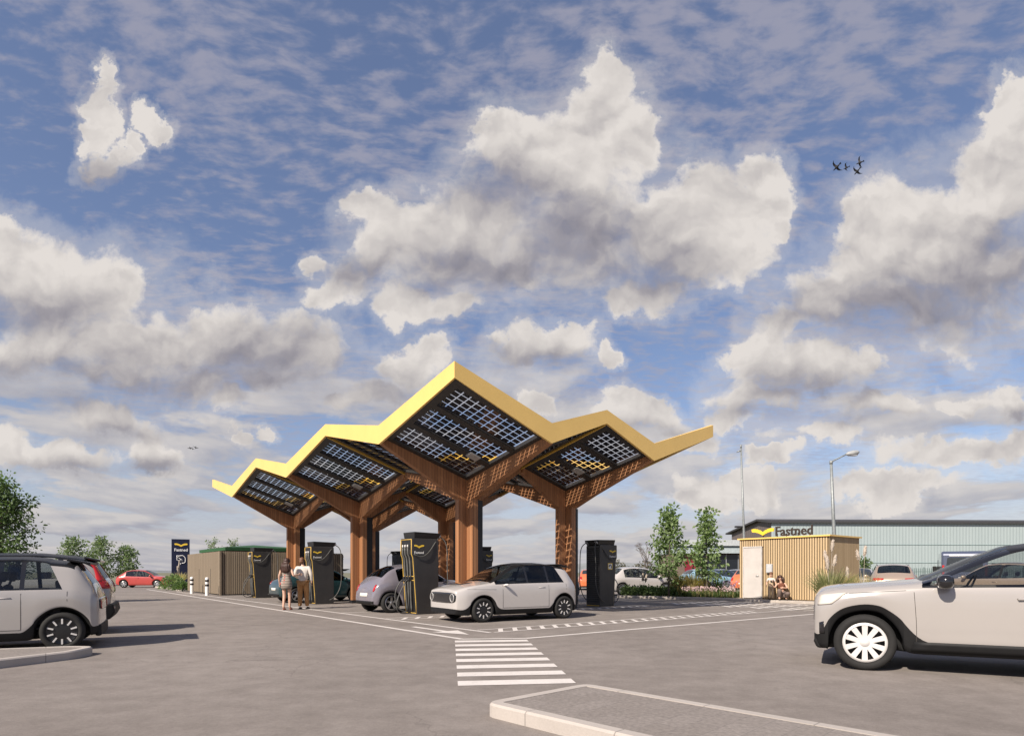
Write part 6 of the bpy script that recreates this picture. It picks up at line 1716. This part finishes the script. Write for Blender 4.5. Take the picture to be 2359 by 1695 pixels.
def crouching():
    p = HB_(2.14, -.30); p.z = .10
    r = thing('person', 'woman with long brown hair crouching beside the child against the hut', 'person', p, R(-15))
    J, E = {}, []
    J.update(pelvis=((.02, .10, .26), .115), waist=((.0, .06, .42), .10), chest=((-.03, .0, .60), .11), neckb=((-.05, -.03, .75), .05), neck=((-.06, -.04, .80), .045))
    E += [('pelvis', 'waist'), ('waist', 'chest'), ('chest', 'neckb'), ('neckb', 'neck')]
    add_head(J, E, 'neck', (-.08, -.05, .92), .98, -1)
    J.update(shl=((-.18, -.02, .70), .045), ell=((-.30, -.14, .52), .035), wrl=((-.42, -.22, .62), .025), shr=((.12, -.02, .70), .045), elr=((.18, -.18, .50), .035), wrr=((.02, -.32, .52), .025))
    E += [('chest', 'shl'), ('shl', 'ell'), ('ell', 'wrl'), ('chest', 'shr'), ('shr', 'elr'), ('elr', 'wrr')]
    hand(J, E, 'wrl', (-.8, -.3, .3), (0, 0, 1), 'l', .9); hand(J, E, 'wrr', (-.9, -.2, 0), (0, 0, 1), 'r', .9)
    J.update(hpl=((-.08, .08, .24), .085), knl=((-.14, -.28, .46), .062), anl=((-.12, -.10, .09), .04), hpr=((.12, .08, .24), .085), knr=((.22, -.26, .30), .062), anr=((.16, .05, .08), .04), tol=((-.13, -.22, .03), .032), tor=((.18, -.05, .03), .032))
    E += [('pelvis', 'hpl'), ('hpl', 'knl'), ('knl', 'anl'), ('anl', 'tol'), ('pelvis', 'hpr'), ('hpr', 'knr'), ('knr', 'anr'), ('anr', 'tor')]
    skin('body', J, E, M_skin, r, 'pelvis', 1)
    skin('top', dict(w=((.01, .07, .36), .125), c=((-.03, .0, .60), .135), n=((-.045, -.02, .71), .09), sl=((-.185, -.02, .69), .06), sr=((.125, -.02, .69), .06)), [('w', 'c'), ('c', 'n'), ('c', 'sl'), ('c', 'sr')], mat('rust_top', (.16, .055, .03), .85, var=.1), r, 'c', 1)
    skin('trousers', dict(p=((.02, .11, .25), .14), hl=((-.08, .08, .24), .11), kl=((-.14, -.28, .46), .105), al=((-.12, -.10, .12), .058), hr=((.12, .08, .24), .11), kr=((.22, -.26, .30), .105), ar=((.16, .05, .11), .058)), [('p', 'hl'), ('hl', 'kl'), ('kl', 'al'), ('p', 'hr'), ('hr', 'kr'), ('kr', 'ar')], mat('taupe_trousers', (.16, .12, .105), .85, var=.1), r, 'p', 1)
    h = MB(); h.ellipsoid((-.08, -.03, .965), (.10, .105, .085), 0, 14, 8)
    for s_ in (-1, 1): h.tube([(-.08 + s_ * .085, -.05, .96), (-.08 + s_ * .12, -.04, .84), (-.07 + s_ * .12, -.05, .70)], [.045, .05, .02], 0, 8)
    h.ellipsoid((-.05, .05, .82), (.12, .07, .17), 0, 12, 8); h.build('hair', M_hairb, r); face_parts(r, (-.08, -.05, .92), .98, -1)
    s = MB(); s.ellipsoid((-.125, -.17, .03), (.042, .11, .032), 0, 10, 6); s.ellipsoid((.17, .0, .03), (.042, .11, .032), 0, 10, 6); s.build('shoes', M_shoe, r); return r
child(); crouching()
